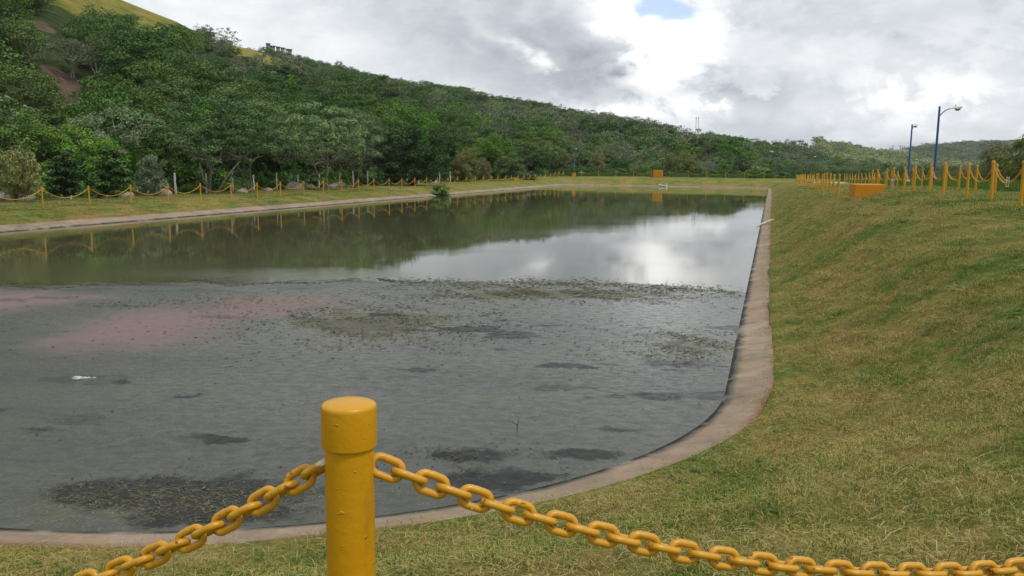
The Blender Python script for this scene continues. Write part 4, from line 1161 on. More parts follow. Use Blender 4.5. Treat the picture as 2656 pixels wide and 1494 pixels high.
PITCHL, WIRE, LINW = .0480, .0080, .0172         # link pitch, wire radius, half distance between the wire centres
def link_geo(seg, sec, mat_i=0):
    hl = PITCHL / 2 + WIRE - LINW                # half of the straight part
    path = []
    k = seg // 2
    for i in range(k + 1):
        a = -math.pi / 2 + math.pi * i / k
        path.append((hl + LINW * math.cos(a), LINW * math.sin(a)))
    for i in range(k + 1):
        a = math.pi / 2 + math.pi * i / k
        path.append((-hl + LINW * math.cos(a), LINW * math.sin(a)))
    if seg > 10:
        fill = []
        for i, p0 in enumerate(path):
            p1 = path[(i + 1) % len(path)]
            fill.append(p0)
            if math.dist(p0, p1) > .012:
                fill += [(p0[0] + (p1[0] - p0[0]) * t_, p0[1] + (p1[1] - p0[1]) * t_) for t_ in (.2, .35, .5, .65, .8)]
        path = fill
    n_ = len(path); V = []
    for i, (px, py) in enumerate(path):
        p0, p1 = path[i - 1], path[(i + 1) % n_]
        t = np.array([p1[0] - p0[0], p1[1] - p0[1]]); t /= np.linalg.norm(t)
        nn_ = np.array([t[1], -t[0]])
        wr = WIRE * (1 + (.10 * math.exp(-((px + .002) / .0035) ** 2) if py > 0 else 0))      # the weld bead
        for j in range(sec):
            b = 2 * math.pi * j / sec
            V.append((px + nn_[0] * wr * math.cos(b), py + nn_[1] * wr * math.cos(b), wr * math.sin(b)))
    F = [(i * sec + j, i * sec + (j + 1) % sec, ((i + 1) % n_) * sec + (j + 1) % sec, ((i + 1) % n_) * sec + j) for i in range(n_) for j in range(sec)]
    return np.array(V), F
def chain_frames(a, b, sag, step):
    """positions and tangents along a hanging chain, one per link"""
    a, b = np.array(a), np.array(b)
    t = np.linspace(0, 1, 400)[:, None]
    p = a + (b - a) * t - np.array([0, 0, 1]) * 4 * sag * t * (1 - t)
    L = np.concatenate([[0], np.cumsum(np.linalg.norm(np.diff(p, axis=0), axis=1))])
    n_ = max(3, int(L[-1] / step))
    q = (np.arange(n_) + .5) * L[-1] / n_
    pos_ = np.stack([np.interp(q, L, p[:, k]) for k in range(3)], 1)
    e = np.stack([np.interp(np.clip(q + .01, 0, L[-1]), L, p[:, k]) - np.interp(np.clip(q - .01, 0, L[-1]), L, p[:, k]) for k in range(3)], 1)
    return pos_, e / np.linalg.norm(e, axis=1)[:, None]
def frame(t, roll):
    z = np.array([0, 0, 1.]); s_ = np.cross(z, t); s_ /= np.linalg.norm(s_)
    u_ = np.cross(t, s_)
    return np.stack([t, math.cos(roll) * s_ + math.sin(roll) * u_, -math.sin(roll) * s_ + math.cos(roll) * u_], 1)
def chain_ends(p, q):
    p, q = np.array(p), np.array(q); d_ = (q - p); d_[2] = 0; d_ /= np.linalg.norm(d_)
    return p + d_ * .048 + [0, 0, .872], q - d_ * .048 + [0, 0, .872]
LINK_NEAR = None
def chain_near(p, q, sag, label, group):
    global LINK_NEAR
    if LINK_NEAR is None:
        LINK_NEAR = []
        for k in range(2):
            mb = MB(); V, F = link_geo(20, 10)
            if k: V = V * [1, 1.02, .97]
            mb.add(V, F); LINK_NEAR.append(mb.mesh('link', [mat_chain]))
    a, b = chain_ends(p, q)
    pos_, tg = chain_frames(a, b, sag, PITCHL)
    o = tag(link('chain', None, tuple(a)), label, 'chain', group)
    base = -.25
    for i, (c, t) in enumerate(zip(pos_, tg)):
        roll = (math.pi / 2 if i % 2 == 0 else 0) + base + random.uniform(-.10, .10)
        M = frame(t, roll)
        e = Matrix(M.tolist()).to_euler()
        link('link', LINK_NEAR[i % 2], tuple(c - a), e, parent=o)
def chain_mid(p, q, sag, label, group):
    a, b = chain_ends(p, q)
    V, F = link_geo(6, 3)
    pos_, tg = chain_frames(a, b, sag, PITCHL)
    mb = MB()
    for i, (c, t) in enumerate(zip(pos_, tg)):
        M = frame(t, (math.pi / 2 if i % 2 == 0 else 0) + .5)
        mb.add(V @ M.T + (c - a), F)
    o = tag(link('chain', None, tuple(a)), label, 'chain', group)
    tag(link('links', mb.mesh('links', [mat_far_yellow]), parent=o), kind='stuff')
def chain_far(p, q, sag, label, group, r=.017):
    a, b = chain_ends(p, q)
    t = np.linspace(0, 1, 15)[:, None]
    pts = (b - a) * t - np.array([0, 0, 1]) * 4 * sag * t * (1 - t)
    mb = MB(); mb.tube(pts, r, 5)
    tag(link('chain', mb.mesh('chain', [mat_far_yellow]), tuple(a)), label, 'chain', group)

# near fence at the photographer's feet
G0 = 'yellow posts of the near fence'
PN = [(-3.325, 2.285), (-.311, 1.60), (2.971, 2.316)]
zn = 2.55 - 1.005
pn = [post(*PN[0], PM_near, 'yellow post just outside the picture left of the near post', G0, zn - .065),
      post(*PN[1], PM_near, 'large yellow pipe post with a domed cap standing in the foreground', None, zn, (R_(.2), 0)),
      post(*PN[2], PM_near, 'yellow post just outside the picture right of the near post', G0, zn + .084)]
chain_near(pn[0], pn[1], .500, 'heavy yellow chain hanging to the left of the foreground post', None)
chain_near(pn[1], pn[2], .40, 'heavy yellow chain sweeping right from the foreground post', None)

def run(code, us, v, name, group, mids=0, sag=.42, axis_u=True, jitter=.03, pm=None):
    prev = None
    for i, u_ in enumerate(us):
        q = xy(np.array([u_]), np.array([v]))[0] if axis_u else xy(np.array([v]), np.array([u_]))[0]
        q = q + rng.normal(size=2) * jitter
        m_ = pm or (PM_mid if i < mids else PM_far)
        p_ = post(q[0], q[1], m_, '%s yellow post %s' % (ordinal(i), name), group, None, (rng.normal() * .012, rng.normal() * .012))
        if prev is not None:
            f_ = chain_mid if i <= mids else chain_far
            f_(prev, p_, sag * rng.uniform(.9, 1.1), 'yellow chain from the %s to the %s post %s' % (ordinal(i - 1), ordinal(i), {'A': 'nearest on the right bank', 'B': 'of the receding right row', 'C': 'of the second fence', 'L': 'along the left bank', 'F': 'along the far end'}[code]), 'chains ' + group.replace('yellow posts ', ''))
        prev = p_
run('A', [21.3 + 3 * i for i in range(11)], 5.3, 'on the right bank before the yellow headwall', 'yellow posts along the right bank', 11)
run('B', [40.3 + 3 * i for i in range(24)], 2.85, 'of the row beyond the yellow headwall', 'yellow posts of the receding right bank row', 7)
run('C', [29.2 + 3 * i for i in range(23)], 7.2, 'of the second fence on the right', 'yellow posts of the second fence', 6)
run('L', [29.9 + 3 * i for i in range(38)], -33.4, 'from the left along the tree-lined bank', 'yellow posts of the left bank', 0)
run('F', [-30.7 + 2.95 * i for i in range(11)], 142.0, 'from the left along the far end', 'yellow posts of the far end', 0, .38, False)

# whitewashed wooden stakes along the trees
for i in range(24):
    Yw = 49 + 3.25 * i
    Xw_ = (-41 + Yw * NX[1] * -1) / NX[0]
    h = rng.uniform(1.25, 1.65)
    rg = np.random.default_rng(900 + i)
    mb = MB()
    zs = np.linspace(-.2, h, 6)
    off = np.cumsum(rg.normal(size=(6, 2)) * (.05 if i == 0 else .018), 0); off -= off[0]
    rad = (.085 if i == 0 else rg.uniform(.055, .08)) * rg.uniform(.85, 1.15, 6)
    mb.tube(np.c_[off, zs], rad, 7)
    x_, y_ = Xw_ + rng.normal() * .15, Yw + rng.normal() * .25
    tag(link('wooden_stake', mb.mesh('wooden_stake', [mat_lime]), (x_, y_, gz(x_, y_))), '%s whitewashed wooden stake from the left along the trees' % ordinal(i), 'stake', 'whitewashed stakes along the trees')

# ------------------------------------------------------------------ street lamps
def lamp(X, Y, zb, H, head_dir, reach, label, pole_mat, foot=False, detail=True, lean=0.0):
    o = tag(link('street_lamp', None, (X, Y, zb), (0, lean, 0)), label, 'street lamp', 'blue street lamps')
    sg = 12 if detail else 8
    mb = MB(); mb.tube([(0, 0, -.3), (0, 0, H * .5), (0, 0, H)], [.075, .065, .055], sg)
    link('pole', mb.mesh('pole', [pole_mat]), parent=o)
    cx, cy = math.cos(head_dir), math.sin(head_dir)
    t = np.linspace(0, 1, 9)
    ar = np.c_[t * reach * cx, t * reach * cy, H - .55 + .42 * np.sin(t * math.pi / 2)]
    mb = MB(); mb.tube(ar, .028, sg // 2)
    link('arm', mb.mesh('arm', [pole_mat]), parent=o)
    # cobra-head luminaire: a flattened tapering shell and a bowl below its outer half
    mb = MB(); L = .78
    k = 10; V = []; S_ = 12
    for i in range(k + 1):
        a = i / k
        ww = .045 + .115 * math.sin(math.pi * min(a * .62 + .08, 1)) ** 1.2 if a < .9 else .16 * math.sqrt(max(1 - ((a - .9) / .1) ** 2, 0.02)) * .98
        hh_ = ww * .62
        for j in range(S_):
            b = 2 * math.pi * j / S_
            V.append((a * L - .05, ww * math.cos(b), (hh_ * math.sin(b) if math.sin(b) > 0 else .35 * hh_ * math.sin(b)) + .05 * math.sin(a * 2.4)))
    F = [(i * S_ + j, i * S_ + (j + 1) % S_, (i + 1) * S_ + (j + 1) % S_, (i + 1) * S_ + j) for i in range(k) for j in range(S_)] + [tuple(range(S_ - 1, -1, -1)), tuple(k * S_ + j for j in range(S_))]
    mb.add(V, F)
    hz = H - .55 + .42
    hd = link('lamp_head', mb.mesh('lamp_head', [mat_head]), (reach * cx, reach * cy, hz), (0, R_(-4), head_dir), 1, o)
    mb = MB(); mb.lathe([(.001, -.12), (.06, -.11), (.10, -.075), (.125, -.02), (.128, .0)], 14)
    link('lens', mb.mesh('lens', [mat_lens]), (.46, 0, .0), (0, 0, 0), (1.35, 1, 1), hd)
    mb = MB(); mb.lathe([(.028, 0), (.028, .07), (.02, .085)], 8)
    link('photocell', mb.mesh('photocell', [mat_lens]), (.34, 0, .13), (0, 0, 0), 1, hd)
    if foot:
        mb = MB(); mb.box((0, 0, .17), (.62, .62, .7))
        link('foot_block', mb.mesh('foot_block', [mat_block], False), parent=o)
    return o
lamp(kx(2424) * 48, 48, gz(kx(2424) * 48, 48) - .1, 3.0 + 160.5 * 48 / FPX - gz(kx(2424) * 48, 48) + .1, R_(8), .62, 'taller-looking nearer blue street lamp with its head reaching right', mat_blue)
lamp(kx(2357) * 68, 68, gz(kx(2357) * 68, 68), 3.0 + 115 * 68 / FPX - gz(kx(2357) * 68, 68), R_(52), .62, 'second blue street lamp left of the nearest one, head turned away', mat_blue)
lamp(kx(1489) * 143.5, 143.5, 1.33, 4.45, R_(-80), .6, 'distant blue street lamp behind the far fence, head facing the water', mat_fade_blue, True, False)
lamp(kx(2015) * 141, 141, 1.36, 4.35, R_(175), .6, 'distant blue street lamp with an orange foot and head reaching left', mat_fade_blue, True, False)
lamp(kx(2103) * 205, 205, 1.4, 4.5, R_(15), .6, 'farthest thin blue street lamp against the dark trees', mat_fade_blue, False, False)
lamp(kx(2563) * 215, 215, 1.4, 4.5, R_(190), .6, 'far lamp whose head shows above the fence posts at right', mat_fade_blue, False, False)

# ------------------------------------------------------------------ yellow concrete blocks
def block(c, L, T, H, rz, label, slope=0.0):
    """headwall: long side L along local x, thickness T, top at H; top edge chamfered"""
    mb = MB(); ch = .03
    V = []
    for z_, i_ in ((-1.2, 0), (H - ch, 0), (H, ch)):
        for sx_, sy_ in ((-1, -1), (1, -1), (1, 1), (-1, 1)):
            V.append((sx_ * (L / 2 - i_), sy_ * (T / 2 - i_), z_))
    F = [(0, 3, 2, 1), (8, 9, 10, 11)] + [(k * 4 + j, k * 4 + (j + 1) % 4, (k + 1) * 4 + (j + 1) % 4, (k + 1) * 4 + j) for k in range(2) for j in range(4)]
    mb.add(V, F)
    tag(link('headwall_block', mb.mesh('headwall_block', [mat_block], False), c, (0, 0, rz)), label, 'concrete block')
nang = math.atan2(NX[1], NX[0])
cb = xy(np.array([35.3 + .62]), np.array([2.94 + .62]))[0]
block((cb[0], cb[1], 2.44 - .7), 1.06, 1.15, .7, nang + R_(6), 'bright yellow concrete headwall set into the right bank below the fence')
q = at_y(1707, 441, 140.5)
block((q.x, q.y, q.z - .70), 1.5, .8, .70, nang, 'yellow concrete block at the far fence behind the white pipe')
q = at_y(1341, 464, 129)
block((q.x, q.y, q.z - .25), 1.75, .8, .25, nang + R_(60), 'low yellow concrete slab behind the left bank fence posts')

# ------------------------------------------------------------------ small things
# white outfall pipe at the far edge
q = at_y(1728, 487, 131.3)
o = tag(link('outfall_pipe', None, (q.x, q.y, 0.0)), 'white pipe stub standing in the water at the far edge', 'pipe')
mb = MB(); mb.lathe([(.15, -.3), (.15, .36), (.18, .37), (.18, .46), (.12, .47), (.11, .40)], 16); link('riser', mb.mesh('riser', [mat_white]), parent=o)
mb = MB(); mb.tube([(-.12, .1, .16), (-.7, .35, .22), (-1.1, .6, .3)], .07, 8); link('elbow', mb.mesh('elbow', [mat_white]), parent=o)
mb = MB(); mb.tube([(-.9, -.2, .12), (-1.2, .1, .25), (-1.5, .3, .42)], .035, 6); mb.tube([(-1.2, .1, .25), (-1.25, .3, .5)], .02, 5)
tag(link('branch', mb.mesh('branch', [mat_twig]), (q.x, q.y, 0.0)), 'dark driftwood branch caught beside the white pipe', 'branch')
# pale plank on the right apron
a = xy(np.array([46.0]), np.array([V1 - .35]))[0]; b = xy(np.array([48.0]), np.array([V1 + .62]))[0]
mb = MB(); d_ = b - a; L = np.linalg.norm(d_); mb.box((0, 0, 0), (L, .18, .035))
tag(link('plank', mb.mesh('plank', [mat_plank], False), ((a[0] + b[0]) / 2, (a[1] + b[1]) / 2, .12), (0, -math.atan2(.34, L), math.atan2(d_[1], d_[0]))), 'pale plank lying across the concrete edge into the water', 'plank')
# boulders under the trees
for i, (px, Y, r_b, m_, lab) in enumerate([
        (412, 57.5, .75, mat_redrock, 'tan boulder beside the grey-green cone tree'), (28, 49, .9, mat_rock, 'grey boulder at the left edge of the picture'), (60, 50.5, .6, mat_rock, 'smaller grey boulder right of the one at the left edge'),
        (300, 55, .5, mat_redrock, 'flat tan stone at the third whitewashed stake'), (330, 55.6, .45, mat_redrock, 'flat tan stone right of the third whitewashed stake'), (626, 64, .5, mat_rock, 'pale boulder before the sixth yellow post'),
        (600, 64, .3, mat_rock, 'small stone left of the pale boulder'), (692, 70, .4, mat_rock, 'round stone between the seventh and eighth stakes'), (760, 74, .95, mat_redrock, 'long tan boulder behind the chain near the ninth stake'),
        (803, 75, .6, mat_rock, 'grey boulder just right of the long tan boulder'), (870, 81, .8, mat_rock, 'flat grey boulder under the straight-trunked tree'), (1120, 106, .7, mat_redrock, 'tan boulder near the fourteenth stake'), (250, 53.5, .4, mat_rock, 'dull stone between the second and third stakes')]):
    rg = np.random.default_rng(50 + i)
    th = np.linspace(0, math.pi, 8); ph = np.linspace(0, 2 * math.pi, 13)[:-1]
    V = []
    k3 = rg.normal(size=(4, 3)) * 1.6; f3 = rg.uniform(0, 6.28, 4)
    for t_ in th:
        for p_ in ph:
            dv = np.array([math.sin(t_) * math.cos(p_), math.sin(t_) * math.sin(p_), math.cos(t_)])
            s_ = 1 + .13 * np.sin(k3 @ dv + f3).sum() * .6
            V.append(dv * s_ * r_b * np.array([1, .8, .52]))
    F = [(a_ * 12 + c_, a_ * 12 + (c_ + 1) % 12, (a_ + 1) * 12 + (c_ + 1) % 12, (a_ + 1) * 12 + c_) for a_ in range(7) for c_ in range(12)]
    mb = MB(); mb.add(V, F)
    x_ = kx(px) * Y
    tag(link('boulder', mb.mesh('boulder', [m_]), (x_, Y, gz(x_, Y) + r_b * .12), (0, 0, rg.uniform(0, 6))), lab, 'boulder')
# crumpled plastic bag floating in the scum
rg = np.random.default_rng(5)
mb = MB()
for (cx_, cy_, a_, b_, h_) in [(0, 0, .075, .035, .035), (.11, .02, .06, .018, .02), (.19, .045, .03, .012, .014)]:
    V = []; ks = rg.normal(size=(3, 3)) * 60
    for t_ in np.linspace(0, math.pi / 2, 5):
        for p_ in np.linspace(0, 2 * math.pi, 13)[:-1]:
            dv = np.array([math.cos(t_) * math.cos(p_) * a_, math.cos(t_) * math.sin(p_) * b_, math.sin(t_) * h_])
            V.append(dv * (1 + .22 * np.sin(ks @ dv).sum()) + [cx_, cy_, .002])
    mb.add(V, [(r_1 * 12 + c_, r_1 * 12 + (c_ + 1) % 12, (r_1 + 1) * 12 + (c_ + 1) % 12, (r_1 + 1) * 12 + c_) for r_1 in range(4) for c_ in range(12)])
tag(link('plastic_bag', mb.mesh('plastic_bag', [mat_head], False), (-5.98, 11.50, 0), (0, 0, .2)), 'crumpled white plastic bag floating in the grey scum on the left', 'plastic bag')
mb = MB(); mb.tube([(0, 0, -.05), (.01, 0, .05), (.03, .005, .12)], [.006, .005, .002], 5); mb.tube([(.01, 0, .04), (-.05, 0, .075), (-.10, 0, .08)], [.005, .004, .002], 5)
_p = at_y(1340, 1112, 1.0); _r = ray(1340, 1112); _t = -EYE / _r.z
tag(link('twig', mb.mesh('twig', [mat_twig]), (_r.x * _t, _r.y * _t, 0)), 'small dark twig sticking up out of the scum', 'twig')
# white marker ladder hanging on the second fence, standpipe, ball
q = at_y(2615, 457, 27.0)
o = tag(link('rope_ladder', None, (q.x, q.y, q.z)), 'thin white rope ladder hanging from the chain of the second fence', 'ladder')
mb = MB()
mb.tube([(-.035, 0, 0), (-.04, 0, -.33)], .006, 5); mb.tube([(.035, 0, 0), (.04, 0, -.33)], .006, 5)
link('rail', mb.mesh('rail', [mat_white]), parent=o)
rm = MB(); rm.tube([(-.037, 0, 0), (.037, 0, 0)], .006, 5); rmm = rm.mesh('rung', [mat_white])
for k in range(4):
    link('rung', rmm, (0, 0, -.06 - .085 * k), parent=o)
q = at_y(2312, 486, 36)
o = tag(link('standpipe', None, (q.x, q.y, gz(q.x, q.y))), 'grey standpipe with a small tap between the right bank posts', 'standpipe')
mb = MB(); mb.lathe([(.04, -.1), (.04, .42), (.05, .43), (.05, .47), (.02, .5)], 10); link('pipe', mb.mesh('pipe', [mat_steel]), parent=o)
mb = MB(); mb.tube([(0, 0, .40), (.10, 0, .44), (.16, 0, .52)], .018, 6); link('tap', mb.mesh('tap', [mat_steel]), parent=o)
q = at_y(2355, 468, 66)
mb = MB(); mb.lathe([(.001, -.16)] + [(.16 * math.cos(a), .16 * math.sin(a)) for a in np.linspace(-1.2, 1.2, 8)] + [(.001, .16)], 14)
tag(link('white_ball', mb.mesh('white_ball', [mat_white]), (q.x, q.y, max(gz(q.x, q.y) + .14, q.z - .1))), 'small white ball at the foot of the second blue lamp', 'ball')

# houses on the ridge
def house(px, py, Wd, D_, Hh, wall, label, roofm, r=None):
    Wd, Hh = Wd * .82, Hh * .72
    q = ray(px, py); h = math.hypot(q.x, q.y); r = r or 600
    c = (q.x / h * r, q.y / h * r, EYE + q.z / h * r - 1.9)
    o = tag(link('hilltop_house', None, c, (0, 0, -math.atan2(q.x, q.y))), label, 'house')
    mb = MB(); mb.box((0, 0, Hh / 2 - 4), (Wd, D_, Hh + 8)); link('wall', mb.mesh('wall', [wall], False), parent=o)
    mb = MB(); mb.box((.1, -.2, Hh + .1), (Wd + .6, D_ + .8, .2)); link('roof', mb.mesh('roof', [roofm], False), (0, 0, .012), (0, R_(4), 0), 1, o)
    mb = MB(); mb.box((0, 0, 0), (.8, .1, .9)); wm = mb.mesh('window', [mat_dark], False)
    for wx_ in (-Wd * .25, Wd * .25):
        link('window', wm, (wx_, -D_ / 2, Hh * .55), parent=o)
house(695, 113, 3.2, 3, 2.4, mat_wall, 'brown hilltop house standing highest of the ridge row', mat_roof)
house(707, 118, 3.8, 3, 2.0, mat_wall, 'wide brown hilltop house, second down the ridge row', mat_roof)
house(721, 120, 3.0, 3, 1.8, mat_wall, 'low brown hilltop house in the middle of the ridge row', mat_roof)
house(733, 122, 3.2, 3, 1.7, mat_wall2, 'cream hilltop house left of the small white one', mat_roof)
house(744, 125, 2.2, 2.6, 1.6, mat_white, 'small white hilltop house near the low end of the ridge row', mat_roof)
house(752, 128, 2.8, 3, 2.3, mat_wall, 'brown hilltop house at the low end of the ridge row', mat_roof)
house(848, 163, 2.0, 3, 1.9, mat_wall3, 'ochre house standing alone on the ridge', mat_roof, 598)
house(838, 161, 3.4, 3, 1.2, mat_wall2, 'low pale house left of the ochre one on the ridge', mat_roof, 598)
# H-frame power pole on the ridge, lattice pylon in the valley, works on the horizon
q = on_hill(1808, 330); top = EYE + math.hypot(q[0], q[1]) * (ray(1808, 304).z / math.hypot(ray(1808, 304).x, ray(1808, 304).y))
o = tag(link('power_pole', None, tuple(q), (0, 0, -.2)), 'H-shaped wooden power pole on the ridge above the bare slope', 'power pole')
pm_ = MB(); pm_.tube([(0, 0, -1), (0, 0, top - q[2])], .16, 6); pmm = pm_.mesh('pole', [mat_bark])
for s_ in (-.75, .75): link('pole', pmm, (s_, 0, 0), parent=o)
mb = MB(); mb.box((0, 0, 0), (3.4, .2, .2)); link('crossarm', mb.mesh('crossarm', [mat_bark], False), (0, -.2, top - q[2] - .5), parent=o)
q = at_y(2131, 424, 820); hp = 39 * 820 / FPX
o = tag(link('pylon', None, tuple(q)), 'pale lattice pylon on the sunlit valley hill', 'pylon')
lm = MB()
for s_ in (-1, 1):
    for t_ in (-1, 1):
        lm.tube([(s_ * 2.0, t_ * 2.0, -1), (s_ * .35, t_ * .35, hp)], .11, 4)
for k in range(6):
    z0, z1 = hp * k / 6, hp * (k + 1) / 6
    w0, w1 = 2 - 1.65 * k / 6, 2 - 1.65 * (k + 1) / 6
    for t_ in (-1, 1):
        lm.tube([(-w0, t_ * w0, z0), (w1, t_ * w1, z1)], .07, 4); lm.tube([(w0, t_ * w0, z0), (-w1, t_ * w1, z1)], .07, 4)
link('lattice', lm.mesh('lattice', [mat_pgrey]), parent=o)
cm_ = MB(); cm_.box((0, 0, 0), (5, .3, .3)); cmm = cm_.mesh('crossarm', [mat_pgrey], False)
for z_ in (hp * .78, hp * .93): link('crossarm', cmm, (0, -.5, z_), parent=o)
q = at_y(2328, 392, 1050)
o = tag(link('factory', None, tuple(q), (0, 0, -.4)), 'grey works with four stacks on the horizon', 'factory')
bm_ = MB()
bm_.box((0, 0, -8), (24, 10, 20)); link('hall', bm_.mesh('hall', [mat_pgrey], False), parent=o)
bm_ = MB(); bm_.box((-7, .5, 2.2), (5, 8, 3.2)); link('tower_block', bm_.mesh('tower_block', [mat_pgrey], False), parent=o)
for dx_, hh_ in ((-5.5, 6.4), (2.6, 6.8), (5.6, 6), (7.6, 6)):
    s_ = MB(); s_.lathe([(.45, 0), (.4, hh_ - .8), (.75, hh_ - .8), (.75, hh_)], 8); link('stack', s_.mesh('stack', [mat_roof]), (dx_, 0, .0), parent=o)
q = at_y(2279, 391, 1040)
o = tag(link('warehouse', None, tuple(q), (0, 0, -.4)), 'long white building beside the works on the horizon', 'warehouse')
bm_ = MB(); bm_.box((0, 0, -8), (20, 8, 18)); link('wall', bm_.mesh('wall', [mat_white], False), parent=o)
bm_ = MB(); bm_.box((0, 0, 1.1), (21, 9, .3)); link('roof', bm_.mesh('roof', [mat_pgrey], False), parent=o)

# ------------------------------------------------------------------ grass blades
def tuft(seed, n, rad, hmin, hmax, w_, flat, mat, tonehi=1.0):
    rg = np.random.default_rng(seed)
    p = rg.normal(size=(n, 2)) * rad * .5
    a = rg.uniform(0, 6.28, n); h = rg.uniform(hmin, hmax, n)
    lay = rg.random(n) < flat
    tiltv = np.where(lay, rg.uniform(1.25, 1.52, n), rg.uniform(.1, 1.0, n))
    d_ = np.stack([np.cos(a) * np.sin(tiltv), np.sin(a) * np.sin(tiltv), np.cos(tiltv)], 1)
    z0 = np.where(lay, rg.uniform(.0, .035, n), -.01)
    b = np.c_[p, z0]
    h = h * np.where(lay, 1.5, 1)
    sd_ = np.stack([-np.sin(a), np.cos(a), 0 * a], 1) * (w_ * rg.uniform(.6, 1.3, n))[:, None] / 2
    mid = b + d_ * (h * .55)[:, None] + np.array([0, 0, 1.]) * (h * .06)[:, None]
    tip = b + d_ * h[:, None] - np.array([0, 0, 1.]) * (h * .08)[:, None]
    V = np.stack([b - sd_, mid - sd_ * .8, tip, mid + sd_ * .8], 1)
    V = V[:, [0, 1, 2, 3]]
    tone = np.where(lay, rg.uniform(.5, tonehi, n), rg.uniform(0, .75, n))
    return bpy.data.objects.new('tuft_model', quads_mesh('tuft', V, [mat], tone))
TS = [tuft(i, 66, .17, .022, .066, .0050, .33, mat_blade) for i in range(6)]
LS = [tuft(20 + i, 46, .30, .22, .55, .014, .1, mat_lush) for i in range(3)]
def field(n, rmax, rmin, dens):
    """random points in front of the camera, density by distance, only on the grass"""
    r = np.sqrt(rng.random(n) * (rmax ** 2 - rmin ** 2) + rmin ** 2)
    a = rng.uniform(R_(-40), R_(40), n)
    P_ = np.stack([np.sin(a) * r, np.cos(a) * r], 1)
    s_, i_ = nearest(P_)
    ok = (s_ > .64 + rng.random(n) * .1)
    return P_[ok], s_[ok], r[ok]
pts, scs = [], []
for rmin, rmax, per_m2, s0 in ((1.2, 6, 130, .9), (6, 10, 75, 1.15), (10, 17, 34, 1.6), (17, 30, 15, 2.3), (30, 50, 6.5, 3.2), (50, 80, 2.2, 4.2)):
    area = R_(80) / 2 * (rmax ** 2 - rmin ** 2)
    P_, s_, r__ = field(int(area * per_m2), rmax, rmin, 1)
    u_, v_ = uv(P_)
    ok = (v_ > -39) & ~((v_ > 8.4) & (s_ > 8))
    P_ = P_[ok]
    bare_ = np.sin(P_[:, 0] * 3.1 + 2.2 * np.sin(P_[:, 1] * 1.3 + 1)) * np.sin(P_[:, 1] * 2.7 + 1.6 * np.sin(P_[:, 0] * .9))
    P_ = P_[(bare_ < .80) | (rng.random(len(P_)) < .35)]
    keepn = np.sin(P_[:, 0] * 1.9 + 2 * np.sin(P_[:, 1] * .8)) * np.sin(P_[:, 1] * 1.4 + P_[:, 0] * .5) + rng.normal(size=len(P_)) * .5
    P_ = P_[keepn > -.95]
    pts.append(np.c_[P_, ground_z(P_)]); scs.append(s0 * rng.uniform(.7, 1.3, len(P_)))
pts, scs = np.concatenate(pts), np.concatenate(scs)
zsc = np.minimum(scs, 1.0 + .22 * scs) * np.clip(.35 + (nearest(pts[:, :2])[0] - .65) * .9, .35, 1)
tag(scatter('mown_grass', pts, rng.uniform(0, 6.28, len(pts)), np.c_[scs, scs, zsc], rng.integers(0, 6, len(pts)), TS), 'short mown half-dry grass with straw lying on it', kind='stuff')
# broad-leaved weeds and bare soil between the blades
WS = []
for i in range(3):
    rg = np.random.default_rng(70 + i)
    k_ = 16; a = rg.uniform(0, 6.28, k_); r_ = rg.uniform(.01, .07, k_); z_ = rg.uniform(.012, .05, k_)
    c_ = np.stack([np.cos(a) * r_, np.sin(a) * r_, z_], 1); t_ = np.stack([np.cos(a), np.sin(a), rg.uniform(-.2, .5, k_)], 1) * rg.uniform(.018, .032, k_)[:, None]
    b_ = np.stack([-np.sin(a), np.cos(a), 0 * a], 1) * rg.uniform(.009, .017, k_)[:, None]
    WS.append(bpy.data.objects.new('weed_model', quads_mesh('weed', np.stack([c_ - t_, c_ + b_, c_ + t_, c_ - b_], 1), [mat_lush], rg.random(k_))))
P_, s_, r__ = field(1500, 18, 2, 1)
den = np.sin(P_[:, 0] * 1.7 + 1.3 * np.sin(P_[:, 1] * 1.1)) * np.sin(P_[:, 1] * 1.3 + .7)
P_ = P_[den + rng.normal(size=len(P_)) * .3 > .25]
tag(scatter('weeds', np.c_[P_, ground_z(P_)], rng.uniform(0, 6.28, len(P_)), rng.uniform(.40, .95, len(P_)), rng.integers(0, 3, len(P_)), WS), 'small broad-leaved weeds growing through the mown grass', kind='stuff')
# uncut grass beyond the second fence and behind the far fence
n = 15000
uu = 16 + rng.random(n) ** 1.7 * 104; vv = 8.0 + rng.random(n) ** 1.5 * 24
P_ = xy(uu, vv); lu_, _ = zones(P_)
ok = rng.random(n) < lu_
P1 = P_[ok]
n = 6000
uu = 143 + rng.random(n) * 40; vv = rng.uniform(-44, 40, n)
P2 = xy(uu, vv)
P_ = np.concatenate([P1, P2])
gs = rng.uniform(.7, 1.4, len(P_)) * np.concatenate([np.full(len(P1), .85), np.full(len(P2), 1.3)])
tag(scatter('tall_grass', np.c_[P_, ground_z(P_)], rng.uniform(0, 6.28, len(P_)), gs, rng.integers(0, 3, len(P_)), LS), 'uncut bright green grass beyond the fences', kind='stuff')
